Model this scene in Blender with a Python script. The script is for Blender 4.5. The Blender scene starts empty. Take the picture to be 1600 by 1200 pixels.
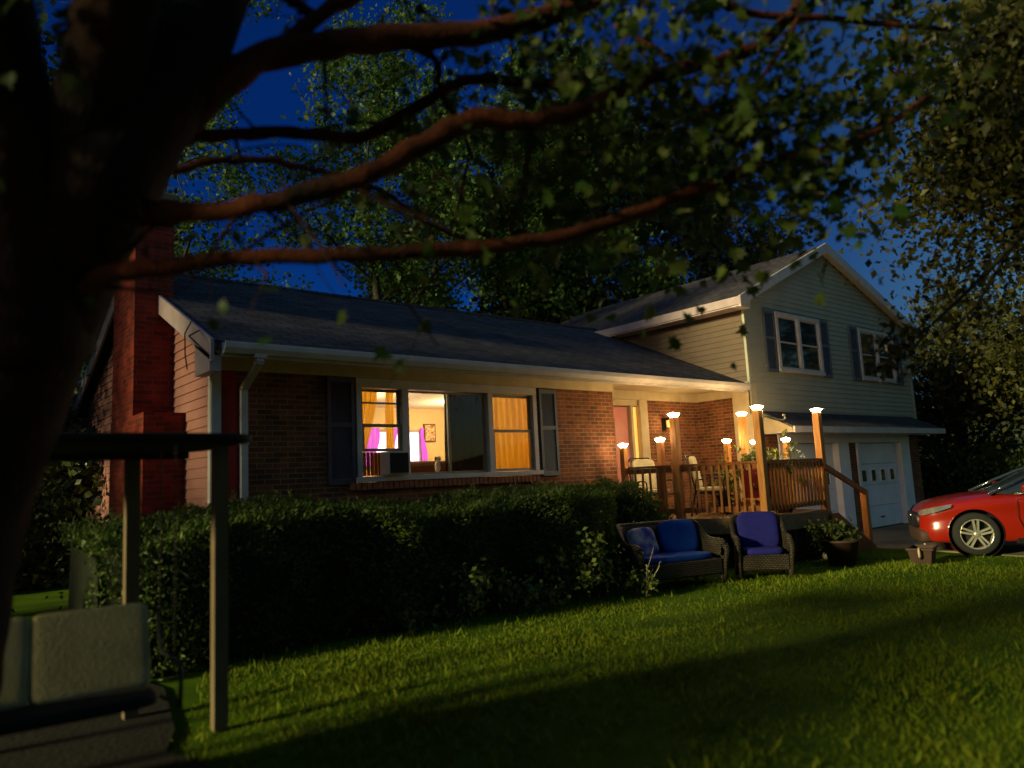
import bpy, math, random
import numpy as np
from mathutils import Vector, Matrix
random.seed(7)
rng = np.random.default_rng(11)
PI = math.pi
SUN_E, SUN_P, SKY_S, CAP_P, ROOM_P, ENTRY_P, EXPO = 14, 3.9, .10, 14.0, 140, 11, .52
scene = bpy.context.scene
col = scene.collection

# ------------------------------------------------------------------ materials
def new_mat(name):
    m = bpy.data.materials.new(name); m.use_nodes = True
    nt = m.node_tree; b = nt.nodes['Principled BSDF']
    return m, nt, b
def L(nt, a, b): nt.links.new(a, b)
def rgba(c): return (c[0], c[1], c[2], 1)
def pbr(name, c1, c2=None, rough=.7, scale=6, bump=.0, bscale=None, metal=0, stretch=None, spec=.3, coat=0, detail=6):
    m, nt, b = new_mat(name); N = nt.nodes
    b.inputs['Roughness'].default_value = rough; b.inputs['Metallic'].default_value = metal
    b.inputs['Specular IOR Level'].default_value = spec
    if coat: b.inputs['Coat Weight'].default_value = coat; b.inputs['Coat Roughness'].default_value = .16
    if c2 is None: c2 = tuple(x*.75 for x in c1)
    tc = N.new('ShaderNodeTexCoord'); src = tc.outputs['Object']
    if stretch:
        mp = N.new('ShaderNodeMapping'); mp.inputs['Scale'].default_value = stretch; L(nt, src, mp.inputs[0]); src = mp.outputs[0]
    n = N.new('ShaderNodeTexNoise'); n.inputs['Scale'].default_value = scale; n.inputs['Detail'].default_value = detail; L(nt, src, n.inputs['Vector'])
    r = N.new('ShaderNodeValToRGB'); r.color_ramp.elements[0].position = .32; r.color_ramp.elements[1].position = .68
    r.color_ramp.elements[0].color = rgba(c2); r.color_ramp.elements[1].color = rgba(c1)
    L(nt, n.outputs['Fac'], r.inputs[0]); L(nt, r.outputs[0], b.inputs['Base Color'])
    if bump:
        n2 = N.new('ShaderNodeTexNoise'); n2.inputs['Scale'].default_value = bscale or scale*4; n2.inputs['Detail'].default_value = 8; L(nt, src, n2.inputs['Vector'])
        bp = N.new('ShaderNodeBump'); bp.inputs['Strength'].default_value = bump; bp.inputs['Distance'].default_value = .02
        L(nt, n2.outputs['Fac'], bp.inputs['Height']); L(nt, bp.outputs[0], b.inputs['Normal'])
    return m
def brickmat(name, c1, c2, mortar, bw=.203, rh=.068, ms=.010, bump=.6, rough=.85, off=.5, blot=None):
    m, nt, b = new_mat(name); N = nt.nodes
    b.inputs['Roughness'].default_value = rough; b.inputs['Specular IOR Level'].default_value = .2
    uv = N.new('ShaderNodeTexCoord')
    br = N.new('ShaderNodeTexBrick'); L(nt, uv.outputs['UV'], br.inputs['Vector'])
    br.inputs['Scale'].default_value = 1; br.inputs['Brick Width'].default_value = bw; br.inputs['Row Height'].default_value = rh
    br.inputs['Mortar Size'].default_value = ms; br.inputs['Mortar Smooth'].default_value = .25; br.offset = off
    br.inputs['Color1'].default_value = rgba(c1); br.inputs['Color2'].default_value = rgba(c2); br.inputs['Mortar'].default_value = rgba(mortar)
    n = N.new('ShaderNodeTexNoise'); n.inputs['Scale'].default_value = 3; n.inputs['Detail'].default_value = 8; L(nt, uv.outputs['Object'], n.inputs['Vector'])
    mx = N.new('ShaderNodeMix'); mx.data_type = 'RGBA'; mx.blend_type = 'MULTIPLY'; mx.inputs['Factor'].default_value = .8
    r = N.new('ShaderNodeValToRGB'); r.color_ramp.elements[0].position = .3; r.color_ramp.elements[0].color = (.45,.42,.42,1); r.color_ramp.elements[1].position = .75; r.color_ramp.elements[1].color = (1.2,1.15,1.1,1)
    L(nt, n.outputs['Fac'], r.inputs[0]); L(nt, br.outputs['Color'], mx.inputs['A']); L(nt, r.outputs[0], mx.inputs['B']); L(nt, mx.outputs['Result'], b.inputs['Base Color'])
    bp = N.new('ShaderNodeBump'); bp.inputs['Strength'].default_value = bump; bp.inputs['Distance'].default_value = .012; bp.invert = True
    n3 = N.new('ShaderNodeTexNoise'); n3.inputs['Scale'].default_value = 60; L(nt, uv.outputs['Object'], n3.inputs['Vector'])
    ad = N.new('ShaderNodeMath'); ad.operation = 'MULTIPLY_ADD'; ad.inputs[1].default_value = .25; L(nt, n3.outputs['Fac'], ad.inputs[0]); L(nt, br.outputs['Fac'], ad.inputs[2])
    L(nt, ad.outputs[0], bp.inputs['Height']); L(nt, bp.outputs[0], b.inputs['Normal'])
    return m
def leafmat(name, ca, cb, cc=None, trans=.35, rough=.5):
    m, nt, b = new_mat(name); N = nt.nodes
    g = N.new('ShaderNodeNewGeometry'); r = N.new('ShaderNodeValToRGB')
    r.color_ramp.elements[0].color = rgba(ca); r.color_ramp.elements[1].color = rgba(cb)
    if cc:
        e = r.color_ramp.elements.new(.9); e.color = rgba(cc)
        r.color_ramp.elements[1].position = .8 if r.color_ramp.elements[1].position > .85 else r.color_ramp.elements[1].position
    L(nt, g.outputs['Random Per Island'], r.inputs[0]); L(nt, r.outputs[0], b.inputs['Base Color'])
    b.inputs['Roughness'].default_value = rough; b.inputs['Specular IOR Level'].default_value = .25
    t = N.new('ShaderNodeBsdfTranslucent'); L(nt, r.outputs[0], t.inputs[0])
    mx = N.new('ShaderNodeMixShader'); mx.inputs[0].default_value = trans
    L(nt, b.outputs[0], mx.inputs[1]); L(nt, t.outputs[0], mx.inputs[2]); L(nt, mx.outputs[0], N['Material Output'].inputs[0])
    return m
def emis(name, c, s):
    m, nt, b = new_mat(name); b.inputs['Base Color'].default_value = rgba(c)
    b.inputs['Emission Color'].default_value = rgba(c); b.inputs['Emission Strength'].default_value = s
    return m
def glassmat(name, tint=(.9,.95,1), op=.0, rough=.02):
    m, nt, b = new_mat(name); N = nt.nodes
    t = N.new('ShaderNodeBsdfTransparent'); t.inputs[0].default_value = rgba(tint)
    g = N.new('ShaderNodeBsdfGlossy'); g.inputs['Roughness'].default_value = rough; g.inputs[0].default_value = (.9,.9,.9,1)
    f = N.new('ShaderNodeFresnel'); f.inputs[0].default_value = 1.3
    ad = N.new('ShaderNodeMath'); ad.operation = 'ADD'; ad.inputs[1].default_value = op; L(nt, f.outputs[0], ad.inputs[0])
    mx = N.new('ShaderNodeMixShader'); L(nt, ad.outputs[0], mx.inputs[0]); L(nt, t.outputs[0], mx.inputs[1]); L(nt, g.outputs[0], mx.inputs[2])
    L(nt, mx.outputs[0], N['Material Output'].inputs[0]); return m
def cloth(name, c, trans=.5, c2=None):
    m, nt, b = new_mat(name); N = nt.nodes
    b.inputs['Base Color'].default_value = rgba(c); b.inputs['Roughness'].default_value = .9; b.inputs['Specular IOR Level'].default_value = .1
    t = N.new('ShaderNodeBsdfTranslucent'); t.inputs[0].default_value = rgba(c)
    mx = N.new('ShaderNodeMixShader'); mx.inputs[0].default_value = trans
    L(nt, b.outputs[0], mx.inputs[1]); L(nt, t.outputs[0], mx.inputs[2]); L(nt, mx.outputs[0], N['Material Output'].inputs[0]); return m

M = {}
M['brick'] = brickmat('brick', (.24,.075,.03), (.11,.038,.02), (.22,.165,.10), ms=.008)
M['chimney_brick'] = brickmat('chimney_brick', (.32,.032,.015), (.14,.018,.010), (.16,.07,.05), ms=.008)
M['shingle'] = brickmat('shingle', (.095,.085,.105), (.055,.050,.066), (.018,.016,.022), bw=.32, rh=.14, ms=.012, bump=.8, rough=.9)
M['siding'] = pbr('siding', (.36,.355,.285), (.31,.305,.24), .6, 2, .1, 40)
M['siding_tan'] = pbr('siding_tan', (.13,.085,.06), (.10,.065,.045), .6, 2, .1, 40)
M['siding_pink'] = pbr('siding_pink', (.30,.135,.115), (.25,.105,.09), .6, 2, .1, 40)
M['trim'] = pbr('trim', (.55,.50,.50), (.44,.40,.40), .5, 5, .05)
M['cream'] = pbr('cream', (.47,.38,.24), (.39,.31,.19), .6, 5, .05)
M['garage'] = pbr('garage', (.72,.72,.80), (.63,.63,.72), .5, 3, .05)
M['shutter'] = pbr('shutter', (.10,.115,.15), (.075,.088,.12), .6, 8)
M['shutter_dark'] = pbr('shutter_dark', (.085,.065,.085), (.06,.045,.06), .6, 8)
M['wood'] = pbr('wood', (.60,.24,.055), (.38,.14,.03), .55, 4, .25, 30, stretch=(6,6,.8))
M['wood_dark'] = pbr('wood_dark', (.44,.14,.035), (.28,.08,.02), .6, 4, .25, 30, stretch=(6,6,.8))
M['wood_floor'] = pbr('wood_floor', (.30,.17,.07), (.18,.10,.04), .6, 4, .2, 30, stretch=(1,8,6))
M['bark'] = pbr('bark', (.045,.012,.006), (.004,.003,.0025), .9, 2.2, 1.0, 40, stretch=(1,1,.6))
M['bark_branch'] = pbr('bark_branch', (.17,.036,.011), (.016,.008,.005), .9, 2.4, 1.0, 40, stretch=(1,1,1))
M['bark_far'] = pbr('bark_far', (.05,.045,.03), (.02,.018,.012), .9, 6, .8, 20)
M['dark'] = pbr('dark', (.012,.012,.012), rough=.8)
M['black_metal'] = pbr('black_metal', (.03,.03,.032), rough=.4, metal=.6)
M['glass'] = glassmat('glass')
M['glass_dark'] = pbr('glass_dark', (.012,.022,.03), (.008,.014,.02), .06, 2, spec=.8)
M['concrete'] = pbr('concrete', (.20,.17,.12), (.12,.10,.07), .9, 1.2, .4, 40)
M['wall_in'] = pbr('wall_in', (.50,.36,.17), (.45,.31,.14), .8, 1)
M['ceil_in'] = pbr('ceil_in', (.62,.55,.42), (.6,.52,.4), .8, 1)
M['floor_in'] = pbr('floor_in', (.20,.10,.05), rough=.5)
M['gold'] = cloth('gold', (.80,.42,.04), .5)
M['curtain_dark'] = cloth('curtain_dark', (.05,.018,.008), .02)
M['red_door'] = pbr('red_door', (.60,.24,.22), (.52,.19,.18), .4, 3)
M['capglow'] = emis('capglow', (1,.80,.46), 60)
M['white_plastic'] = pbr('white_plastic', (.55,.56,.5), rough=.4)
M['wicker'] = brickmat('wicker', (.12,.095,.06), (.07,.055,.035), (.012,.010,.008), bw=.05, rh=.026, ms=.008, bump=1, rough=.6)
M['blue'] = pbr('blue', (.003,.06,.34), (.002,.04,.26), .8, 12, .15)
M['navy'] = pbr('navy', (.010,.010,.17), (.006,.007,.12), .8, 12, .15)
M['throw'] = pbr('throw', (.42,.36,.40), (.02,.03,.26), .9, 5.5, .2, detail=1)
M['ac'] = pbr('ac', (.55,.5,.45), rough=.5)
M['carpaint'] = pbr('carpaint', (.27,.011,.003), (.24,.009,.003), .25, 2, spec=.6, coat=1)
M['tyre'] = pbr('tyre', (.02,.02,.02), rough=.85)
M['rim'] = pbr('rim', (.75,.72,.62), rough=.25, metal=.7)
M['chrome'] = pbr('chrome', (.8,.8,.8), rough=.15, metal=1)
M['lens'] = pbr('lens', (.22,.22,.22), rough=.08, spec=1, metal=.4)
M['swing_cloth'] = pbr('swing_cloth', (.46,.38,.20), (.37,.30,.155), .9, 5, .25, 60)
M['swing_post'] = pbr('swing_post', (.17,.12,.075), (.12,.085,.05), .55, 4, .1)
M['pot_red'] = pbr('pot_red', (.14,.010,.012), rough=.4)
M['terracotta'] = pbr('terracotta', (.30,.07,.035), rough=.8)
M['pot_dark'] = pbr('pot_dark', (.06,.03,.022), rough=.7)
M['petal'] = pbr('petal', (.8,.78,.65), rough=.6)
M['cushion_cream'] = pbr('cushion_cream', (.55,.48,.30), rough=.85)
M['stone'] = pbr('stone', (.55,.50,.40), (.25,.22,.17), .9, 7, .5)
M['siding_far'] = pbr('siding_far', (.25,.26,.28), rough=.8)
M['sofa'] = pbr('sofa', (.10,.035,.018), rough=.8)
M['leaf_mid'] = leafmat('leaf_mid', (.016,.060,.010), (.040,.11,.014), (.09,.14,.02), trans=.45)
M['leaf_dark'] = leafmat('leaf_dark', (.010,.024,.010), (.028,.050,.012), (.07,.08,.015), trans=.2)
M['leaf_maple'] = leafmat('leaf_maple', (.020,.060,.008), (.050,.10,.014), (.10,.125,.025), trans=.5)
M['leaf_brown'] = leafmat('leaf_brown', (.010,.016,.005), (.024,.032,.007), (.075,.07,.012), trans=.3)
M['leaf_hedge'] = leafmat('leaf_hedge', (.020,.058,.009), (.048,.10,.014), (.11,.15,.025), trans=.25)
M['leaf_bush'] = leafmat('leaf_bush', (.05,.10,.015), (.12,.17,.02), (.2,.22,.04), trans=.3)
M['grass_blade'] = leafmat('grass_blade', (.05,.108,.002), (.10,.158,.003), (.18,.20,.010), trans=.3, rough=.85)

# ------------------------------------------------------------------ object helpers
def setp(o, label=None, cat=None, group=None, kind=None):
    if label: o['label'] = label
    if cat: o['category'] = cat
    if group: o['group'] = group
    if kind: o['kind'] = kind
    return o
def thing(name, label, cat, loc=(0,0,0), rotz=0, group=None):
    o = bpy.data.objects.new(name, None); col.objects.link(o); o.empty_display_size = .1
    o.location = loc; o.rotation_euler = (0,0,rotz); return setp(o, label, cat, group)
def wmat(o):
    m = Matrix.Identity(4)
    while o is not None:
        m = (Matrix.Translation(o.location) @ o.rotation_euler.to_matrix().to_4x4()) @ m; o = o.parent
    return m
class MB:
    def __init__(s): s.v = []; s.f = []; s.m = []; s.sm = []
    def add(s, verts, faces, mi=0, smooth=False):
        n = len(s.v); s.v += [tuple(p) for p in verts]; s.f += [tuple(i+n for i in f) for f in faces]
        s.m += [mi]*len(faces); s.sm += [smooth]*len(faces); return s
    def box(s, x0, x1, y0, y1, z0, z1, mi=0, b=0.0):
        if b > 0:
            # bevelled box (chamfered edges)
            x0, x1 = min(x0,x1), max(x0,x1); y0,y1=min(y0,y1),max(y0,y1); z0,z1=min(z0,z1),max(z0,z1)
            V=[]; idx={}
            for i,(X,sx) in enumerate(((x0,1),(x1,-1))):
                for j,(Y,sy) in enumerate(((y0,1),(y1,-1))):
                    for k,(Z,sz) in enumerate(((z0,1),(z1,-1))):
                        for a in range(3):
                            p=[X+sx*b,Y+sy*b,Z+sz*b]; p[a]=(X,Y,Z)[a]; idx[(i,j,k,a)]=len(V); V.append(p)
            F=[]
            for a in range(3):
                for e in (0,1):
                    q=[]
                    for (u,w) in ((0,0),(1,0),(1,1),(0,1)):
                        t=[0,0,0]; t[a]=e; t[(a+1)%3]=u; t[(a+2)%3]=w; q.append(idx[(t[0],t[1],t[2],a)])
                    F.append(q if e else q[::-1])
            for a in range(3):
                c=(a+1)%3; d=(a+2)%3
                for u in (0,1):
                    for w in (0,1):
                        t0=[0,0,0]; t0[c]=u; t0[d]=w; t1=list(t0); t1[a]=1
                        q=[idx[(*t0,c)],idx[(*t1,c)],idx[(*t1,d)],idx[(*t0,d)]]
                        F.append(q if (u==w) else q[::-1])
            for i in (0,1):
                for j in (0,1):
                    for k in (0,1):
                        q=[idx[(i,j,k,0)],idx[(i,j,k,1)],idx[(i,j,k,2)]]
                        F.append(q if (i+j+k)%2==1 else q[::-1])
            return s.add(V,F,mi)
        V = [(x,y,z) for z in (z0,z1) for y in (y0,y1) for x in (x0,x1)]
        return s.add(V, [(0,2,3,1),(4,5,7,6),(0,1,5,4),(2,6,7,3),(0,4,6,2),(1,3,7,5)], mi)
    def obox(s, c, ex, ey, ez, mi=0):
        c=Vector(c); ex=Vector(ex); ey=Vector(ey); ez=Vector(ez)
        V=[c+a*ex+b*ey+d*ez for d in (-1,1) for b in (-1,1) for a in (-1,1)]
        return s.add(V, [(0,2,3,1),(4,5,7,6),(0,1,5,4),(2,6,7,3),(0,4,6,2),(1,3,7,5)], mi)
    def bar(s, p, q, w, h=None, mi=0, up=(0,0,1)):
        p=Vector(p); q=Vector(q); d=(q-p); l=d.length; d.normalize(); u=Vector(up)
        sd=d.cross(u)
        if sd.length<1e-3: sd=d.cross(Vector((1,0,0)))
        sd.normalize(); u=sd.cross(d).normalized(); h=h or w
        return s.obox((p+q)/2, d*l/2, sd*w/2, u*h/2, mi)
    def tube(s, pts, rad, n=8, mi=0, cap=True, noise=0):
        pts=[Vector(p) for p in pts]; rad=rad if isinstance(rad,(list,tuple)) else [rad]*len(pts)
        V=[]; F=[]; prev=None
        for i,p in enumerate(pts):
            t=(pts[min(i+1,len(pts)-1)]-pts[max(i-1,0)]); t.normalize()
            if prev is None:
                a=Vector((0,0,1)) if abs(t.z)<.9 else Vector((1,0,0)); u=t.cross(a).normalized()
            else:
                u=(prev-t*prev.dot(t)).normalized()
            prev=u; w=t.cross(u)
            for k in range(n):
                an=2*PI*k/n; r=rad[i]*(1+(random.uniform(-noise,noise) if noise else 0)); V.append(p+(u*math.cos(an)+w*math.sin(an))*r)
        for i in range(len(pts)-1):
            for k in range(n):
                a=i*n+k; b=i*n+(k+1)%n; F.append((a,b,b+n,a+n))
        if cap: F.append(tuple(range(n))[::-1]); F.append(tuple(range((len(pts)-1)*n,len(pts)*n)))
        return s.add(V,F,mi,True)
    def prism(s, poly, axis, a, b, mi=0):
        """poly = 2D pts; axis 'x': (y,z), 'y': (x,z), 'z': (x,y)"""
        def P(p,t): return (t,p[0],p[1]) if axis=='x' else ((p[0],t,p[1]) if axis=='y' else (p[0],p[1],t))
        n=len(poly); V=[P(p,a) for p in poly]+[P(p,b) for p in poly]
        F=[tuple(range(n))[::-1],tuple(range(n,2*n))]+[(i,(i+1)%n,(i+1)%n+n,i+n) for i in range(n)]
        return s.add(V,F,mi)
    def lathe(s, prof, c=(0,0,0), n=20, mi=0, axis='z'):
        V=[];F=[]
        for r,h in prof:
            for k in range(n):
                a=2*PI*k/n; x,y=r*math.cos(a),r*math.sin(a)
                V.append((c[0]+x,c[1]+y,c[2]+h) if axis=='z' else ((c[0]+h,c[1]+x,c[2]+y) if axis=='x' else (c[0]+x,c[1]+h,c[2]+y)))
        for i in range(len(prof)-1):
            for k in range(n): a=i*n+k; b=i*n+(k+1)%n; F.append((a,b,b+n,a+n))
        return s.add(V,F,mi,True)
    def pillow(s, c, dims, e=.45, rx=0, rz=0, mi=0, n=24, puff=0):
        V=[];F=[]; m=n//2
        sp=lambda x,p: math.copysign(abs(x)**p,x)
        R=Matrix.Rotation(rz,3,'Z')@Matrix.Rotation(rx,3,'X')
        for i in range(m+1):
            th=-PI/2+PI*i/m
            for k in range(n):
                ph=2*PI*k/n
                p=Vector((dims[0]/2*sp(math.cos(th),e)*sp(math.cos(ph),e),dims[1]/2*sp(math.cos(th),.8)*sp(math.sin(ph),.8) if puff else dims[1]/2*sp(math.cos(th),e)*sp(math.sin(ph),e),dims[2]/2*sp(math.sin(th),e)))
                V.append(Vector(c)+R@p)
        for i in range(m):
            for k in range(n): a=i*n+k; b=i*n+(k+1)%n; F.append((a,b,b+n,a+n))
        return s.add(V,F,mi,True)
    def build(s, name, mats, parent=None, local=False, label=None, cat=None, group=None, kind=None):
        if not isinstance(mats,(list,tuple)): mats=[mats]
        me=bpy.data.meshes.new(name); V=s.v
        o=bpy.data.objects.new(name,me); col.objects.link(o)
        if parent is not None:
            o.parent=parent
            if not local: inv=wmat(parent).inverted(); V=[inv@Vector(p) for p in V]
        me.from_pydata([tuple(p) for p in V],[],s.f)
        for m in mats: me.materials.append(M[m] if isinstance(m,str) else m)
        me.polygons.foreach_set('material_index',s.m); me.polygons.foreach_set('use_smooth',s.sm)
        uvl=me.uv_layers.new(name='UVMap').data
        for p in me.polygons:
            nx,ny,nz=abs(p.normal.x),abs(p.normal.y),abs(p.normal.z)
            for li in p.loop_indices:
                v=s.v[me.loops[li].vertex_index]
                if ny>=nx and ny>nz*.99: uv=(v[0],v[2])
                elif nx>=ny and nx>nz*.99: uv=(v[1],v[2])
                else: uv=(v[0],v[1]*1.1)
                uvl[li].uv=uv
        me.update(); return setp(o,label,cat,group,kind)
def fastmesh(name, V, F, mat, parent=None, base=(0,0,0)):
    me=bpy.data.meshes.new(name); V=np.asarray(V,dtype=np.float32)-np.asarray(base,dtype=np.float32); nf,k=F.shape
    me.vertices.add(len(V)); me.vertices.foreach_set('co',V.ravel())
    me.loops.add(nf*k); me.loops.foreach_set('vertex_index',F.ravel().astype(np.int32))
    me.polygons.add(nf); me.polygons.foreach_set('loop_start',np.arange(nf,dtype=np.int32)*k); me.polygons.foreach_set('loop_total',np.full(nf,k,dtype=np.int32))
    me.update(calc_edges=True); me.materials.append(M[mat]); o=bpy.data.objects.new(name,me); col.objects.link(o)
    if parent is not None: o.parent=parent
    else: o.location=base
    return o
DIAMOND=(np.array([[0,0,0],[.32,.45,.06],[0,1,0],[-.32,.45,.06]]),np.array([[0,1,2],[0,2,3]]))
BLADE=(np.array([[-.10,0,0],[.10,0,0],[.06,.6,.05],[0,1,.18]]),np.array([[0,1,2],[0,2,3]]))
_mv=[(0,0),(.12,.12),(.42,.02),(.34,.22),(.62,.42),(.36,.46),(.40,.66),(.16,.60),(0,1.0),(-.16,.60),(-.40,.66),(-.36,.46),(-.62,.42),(-.34,.22),(-.42,.02),(-.12,.12)]
MAPLE=(np.array([[x,y,.25*abs(x)-.15*y*y] for x,y in _mv]+[[0,.35,-.03]]),np.array([[16,i,(i+1)%16] for i in range(16)]))
def leaves(name, pos, size, mat, parent, tmpl=DIAMOND, droop=.4, base=(0,0,0), dirs=None, jit=.35):
    pos=np.asarray(pos,float); n=len(pos)
    if dirs is None: a=rng.normal(size=(n,3)); a[:,2]-=droop
    else: a=np.asarray(dirs,float)+rng.normal(size=(n,3))*jit
    a/=np.linalg.norm(a,axis=1)[:,None]
    b=rng.normal(size=(n,3)); b-=a*np.sum(a*b,axis=1)[:,None]; b/=np.linalg.norm(b,axis=1)[:,None]
    c=np.cross(b,a); s=(size*rng.uniform(.6,1.35,n))[:,None,None]
    T=tmpl[0]; V=pos[:,None,:]+s*(T[None,:,0:1]*b[:,None,:]+T[None,:,1:2]*a[:,None,:]+T[None,:,2:3]*c[:,None,:])
    k=len(T); F=(tmpl[1][None]+(np.arange(n)*k)[:,None,None]).reshape(-1,3)
    return fastmesh(name,V.reshape(-1,3),F,mat,parent,base)

# ------------------------------------------------------------------ trees
def smooth(pts, n=4):
    """Catmull-Rom through (x,y,z,r)"""
    P=[np.array(p,float) for p in pts]; out=[]
    for i in range(len(P)-1):
        p0=P[max(i-1,0)];p1=P[i];p2=P[i+1];p3=P[min(i+2,len(P)-1)]
        for k in range(n):
            t=k/n; out.append(.5*((2*p1)+(-p0+p2)*t+(2*p0-5*p1+4*p2-p3)*t*t+(-p0+3*p1-3*p2+p3)*t**3))
    out.append(P[-1]); return out
def grow(mb, p, d, l, r, depth, tips, spread=.6, nseg=4, up=.08, kids=(2,4), rmin=.004, sides=5):
    p=Vector(p); d=Vector(d).normalized(); pts=[p.copy()]; rad=[r]
    for i in range(nseg):
        d=(d+Vector((random.gauss(0,.14),random.gauss(0,.14),random.gauss(0,.12)+up))).normalized()
        p=p+d*l/nseg; pts.append(p.copy()); rad.append(max(rmin,r*(1-.6*(i+1)/nseg)))
        if depth==0: tips.append((p.x,p.y,p.z))
    mb.tube(pts,rad,n=max(3,sides),cap=False)
    if depth>0:
        for k in range(random.randint(*kids)):
            i=random.randint(1,nseg); q=pts[i]; a=Vector((random.gauss(0,1),random.gauss(0,1),random.gauss(0,.7))).normalized()
            nd=(d*(1-spread)+a*spread*1.3).normalized()
            grow(mb,q,nd,l*random.uniform(.55,.8),rad[i]*.62,depth-1,tips,spread,3 if depth==1 else nseg,up,kids,rmin,max(3,sides-1))
def tree(name,label,x,y,h,tr,cr,leafmat_,leafn,leafs,group=None,lo=.3,depth=3,lean=(0,0),limbs=9,cat='tree',dens=.28,spread=.6,z0=0,kids=(2,4)):
    root=thing(name,label,cat,(x,y,z0),0,group)
    tb=MB(); N=9; pts=[];rad=[]
    for i in range(N+1):
        t=i/N; pts.append((lean[0]*t*t+random.gauss(0,.03)*h*.12,lean[1]*t*t+random.gauss(0,.03)*h*.12,h*.93*t)); rad.append(tr*(1-.85*t)*(1.35 if i==0 else 1))
    tb.tube(pts,rad,n=10); tb.build('trunk','bark_far',root,local=True)
    bb=MB(); tips=[]
    for k in range(limbs):
        t=lo+(1-lo)*(k+random.random()*.6)/limbs; t=min(t,.97); j=int(t*N); f=t*N-j
        q=Vector(pts[j]).lerp(Vector(pts[min(j+1,N)]),f); a=k*2.4+random.uniform(-.4,.4)
        d=Vector((math.cos(a),math.sin(a),.35+t*.6)); ln=cr*(1.15-.75*abs(t-.45))*random.uniform(.6,.85)
        grow(bb,q,d,ln*.62,rad[j]*.5,depth-1,tips,spread,kids=kids)
    bb.build('branch','bark_far',root,local=True,)
    T=np.array(tips); idx=rng.integers(0,len(T),leafn); pos=T[idx]+rng.normal(size=(leafn,3))*dens
    leaves('crown',pos,leafs,leafmat_,root,tmpl=DIAMOND)
    return root

# ------------------------------------------------------------------ ground
def struct(o, name=None): o['kind']='structure'; return o
def ground_z(x,y):
    return 0.0
gm, nt, b = new_mat('lawn_soil'); b.inputs['Roughness'].default_value=.95; b.inputs['Specular IOR Level'].default_value=.05
tc=nt.nodes.new('ShaderNodeTexCoord'); n1=nt.nodes.new('ShaderNodeTexNoise'); n1.inputs['Scale'].default_value=1.3; n1.inputs['Detail'].default_value=10
L(nt,tc.outputs['Object'],n1.inputs['Vector']); r1=nt.nodes.new('ShaderNodeValToRGB'); r1.color_ramp.elements[0].position=.35; r1.color_ramp.elements[1].position=.7
r1.color_ramp.elements[0].color=(.03,.07,.003,1); r1.color_ramp.elements[1].color=(.07,.12,.004,1)
L(nt,n1.outputs['Fac'],r1.inputs[0]); L(nt,r1.outputs[0],b.inputs['Base Color'])
M['lawn_soil']=gm
M['dirt']=pbr('dirt',(.008,.006,.004),(.004,.003,.002),.95,4,.6,30)  # bare soil colour with deep shade put into it
g=MB(); n=60
def gh(x,y):
    return .03*math.sin(x*.9+1)*math.sin(y*.8)*(1 if (x<13.2 and 0<y<7.5) else .0)
xs=[-300,-120,-50,-25,-14]+[-8+i*.6 for i in range(38)]+[16,20,26,35,60,120,300]
ys=[-300,-120,-50,-20,-10,-6]+[-4+i*.6 for i in range(20)]+[9,12,16,22,30,50,120,300]
V=[(x,y,gh(x,y) if -7.9<x<14 and -3.9<y<7.6 else 0) for y in ys for x in xs]; W=len(xs)
F=[(j*W+i,j*W+i+1,(j+1)*W+i+1,(j+1)*W+i) for j in range(len(ys)-1) for i in range(W-1)]
g.add(V,F,0,True); struct(g.build('ground','lawn_soil'))
dp=MB(); dp.prism([(-6,3.0),(1.5,3.6),(1.55,4.9),(1.45,5.3),(1.62,5.7),(1.75,6.3),(1.9,7.0),(1.6,9.4),(1.2,16),(-8,16),(-8,9.4)],'z',-.04,.012); struct(dp.build('dirt_patch','dirt'))  # bare soil under the swing, near-black and spread over lawn to paint in shade
# driveway sheet and concrete apron
dv=MB(); poly=[(13.9,8.6),(13.75,7.9),(14.6,6.9),(14.35,5.6),(14.0,4.0),(13.7,1.5),(13.3,-3),(13.2,-40),(20,-40),(20.5,-3),(21.3,3),(21.9,8.6)]
dv.prism(poly,'z',-.05,.02); struct(dv.build('driveway','concrete'))
# far wooded ridge
hl=MB(); 
for k,(R0,zz) in enumerate(((170,9),)):
    V=[];F=[]; NN=120
    for i in range(NN+1):
        a=2*PI*i/NN; hh=zz+3*math.sin(a*7)+2*math.sin(a*17+1)+random.uniform(-.6,.6)
        V+= [(R0*math.cos(a),R0*math.sin(a),-1),((R0+6)*math.cos(a),(R0+6)*math.sin(a),hh),((R0+60)*math.cos(a),(R0+60)*math.sin(a),-1)]
    for i in range(NN): F+=[(3*i,3*i+3,3*i+4,3*i+1),(3*i+1,3*i+4,3*i+5,3*i+2)]
    hl.add(V,F,0,True)
M['hill']=pbr('hill',(.02,.03,.012),(.008,.014,.007),.95,.5)
struct(hl.build('hills','hill'))

# grass blades (nobody could count them)
def in_lawn(P):
    x,y=P[:,0],P[:,1]
    ok=(y<7.3)|((x>9.2)&(y<7.9)&(x<13)); ok&=~((x>10.9)&(y>7.0))
    ok&= ~(y>5.2+(x-1.45)*2.4) ; ok&= ~((x<1.9)&(y>4.9)&(x<1.35+.12*np.sin(y*9)))
    ok&= ~((x>14.25)&(y<5.7)) & ~((x>13.75)&(y>5.7)) & ~((x>13.4)&(y<2))
    return P[ok]
dd=rng.uniform(0,1,420000)
rr=2.2+12.5*dd**1.15; ang=rng.uniform(math.radians(-2),math.radians(82),420000)
P=np.stack([rr*np.cos(ang),rr*np.sin(ang)],1); P=in_lawn(P)
cl=np.sin(P[:,0]*5.1+np.cos(P[:,1]*3.7)*2)*np.sin(P[:,1]*4.3+np.sin(P[:,0]*2.9)*2)
P=P[rng.uniform(-1.2,1,len(P))<cl+.55]
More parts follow.
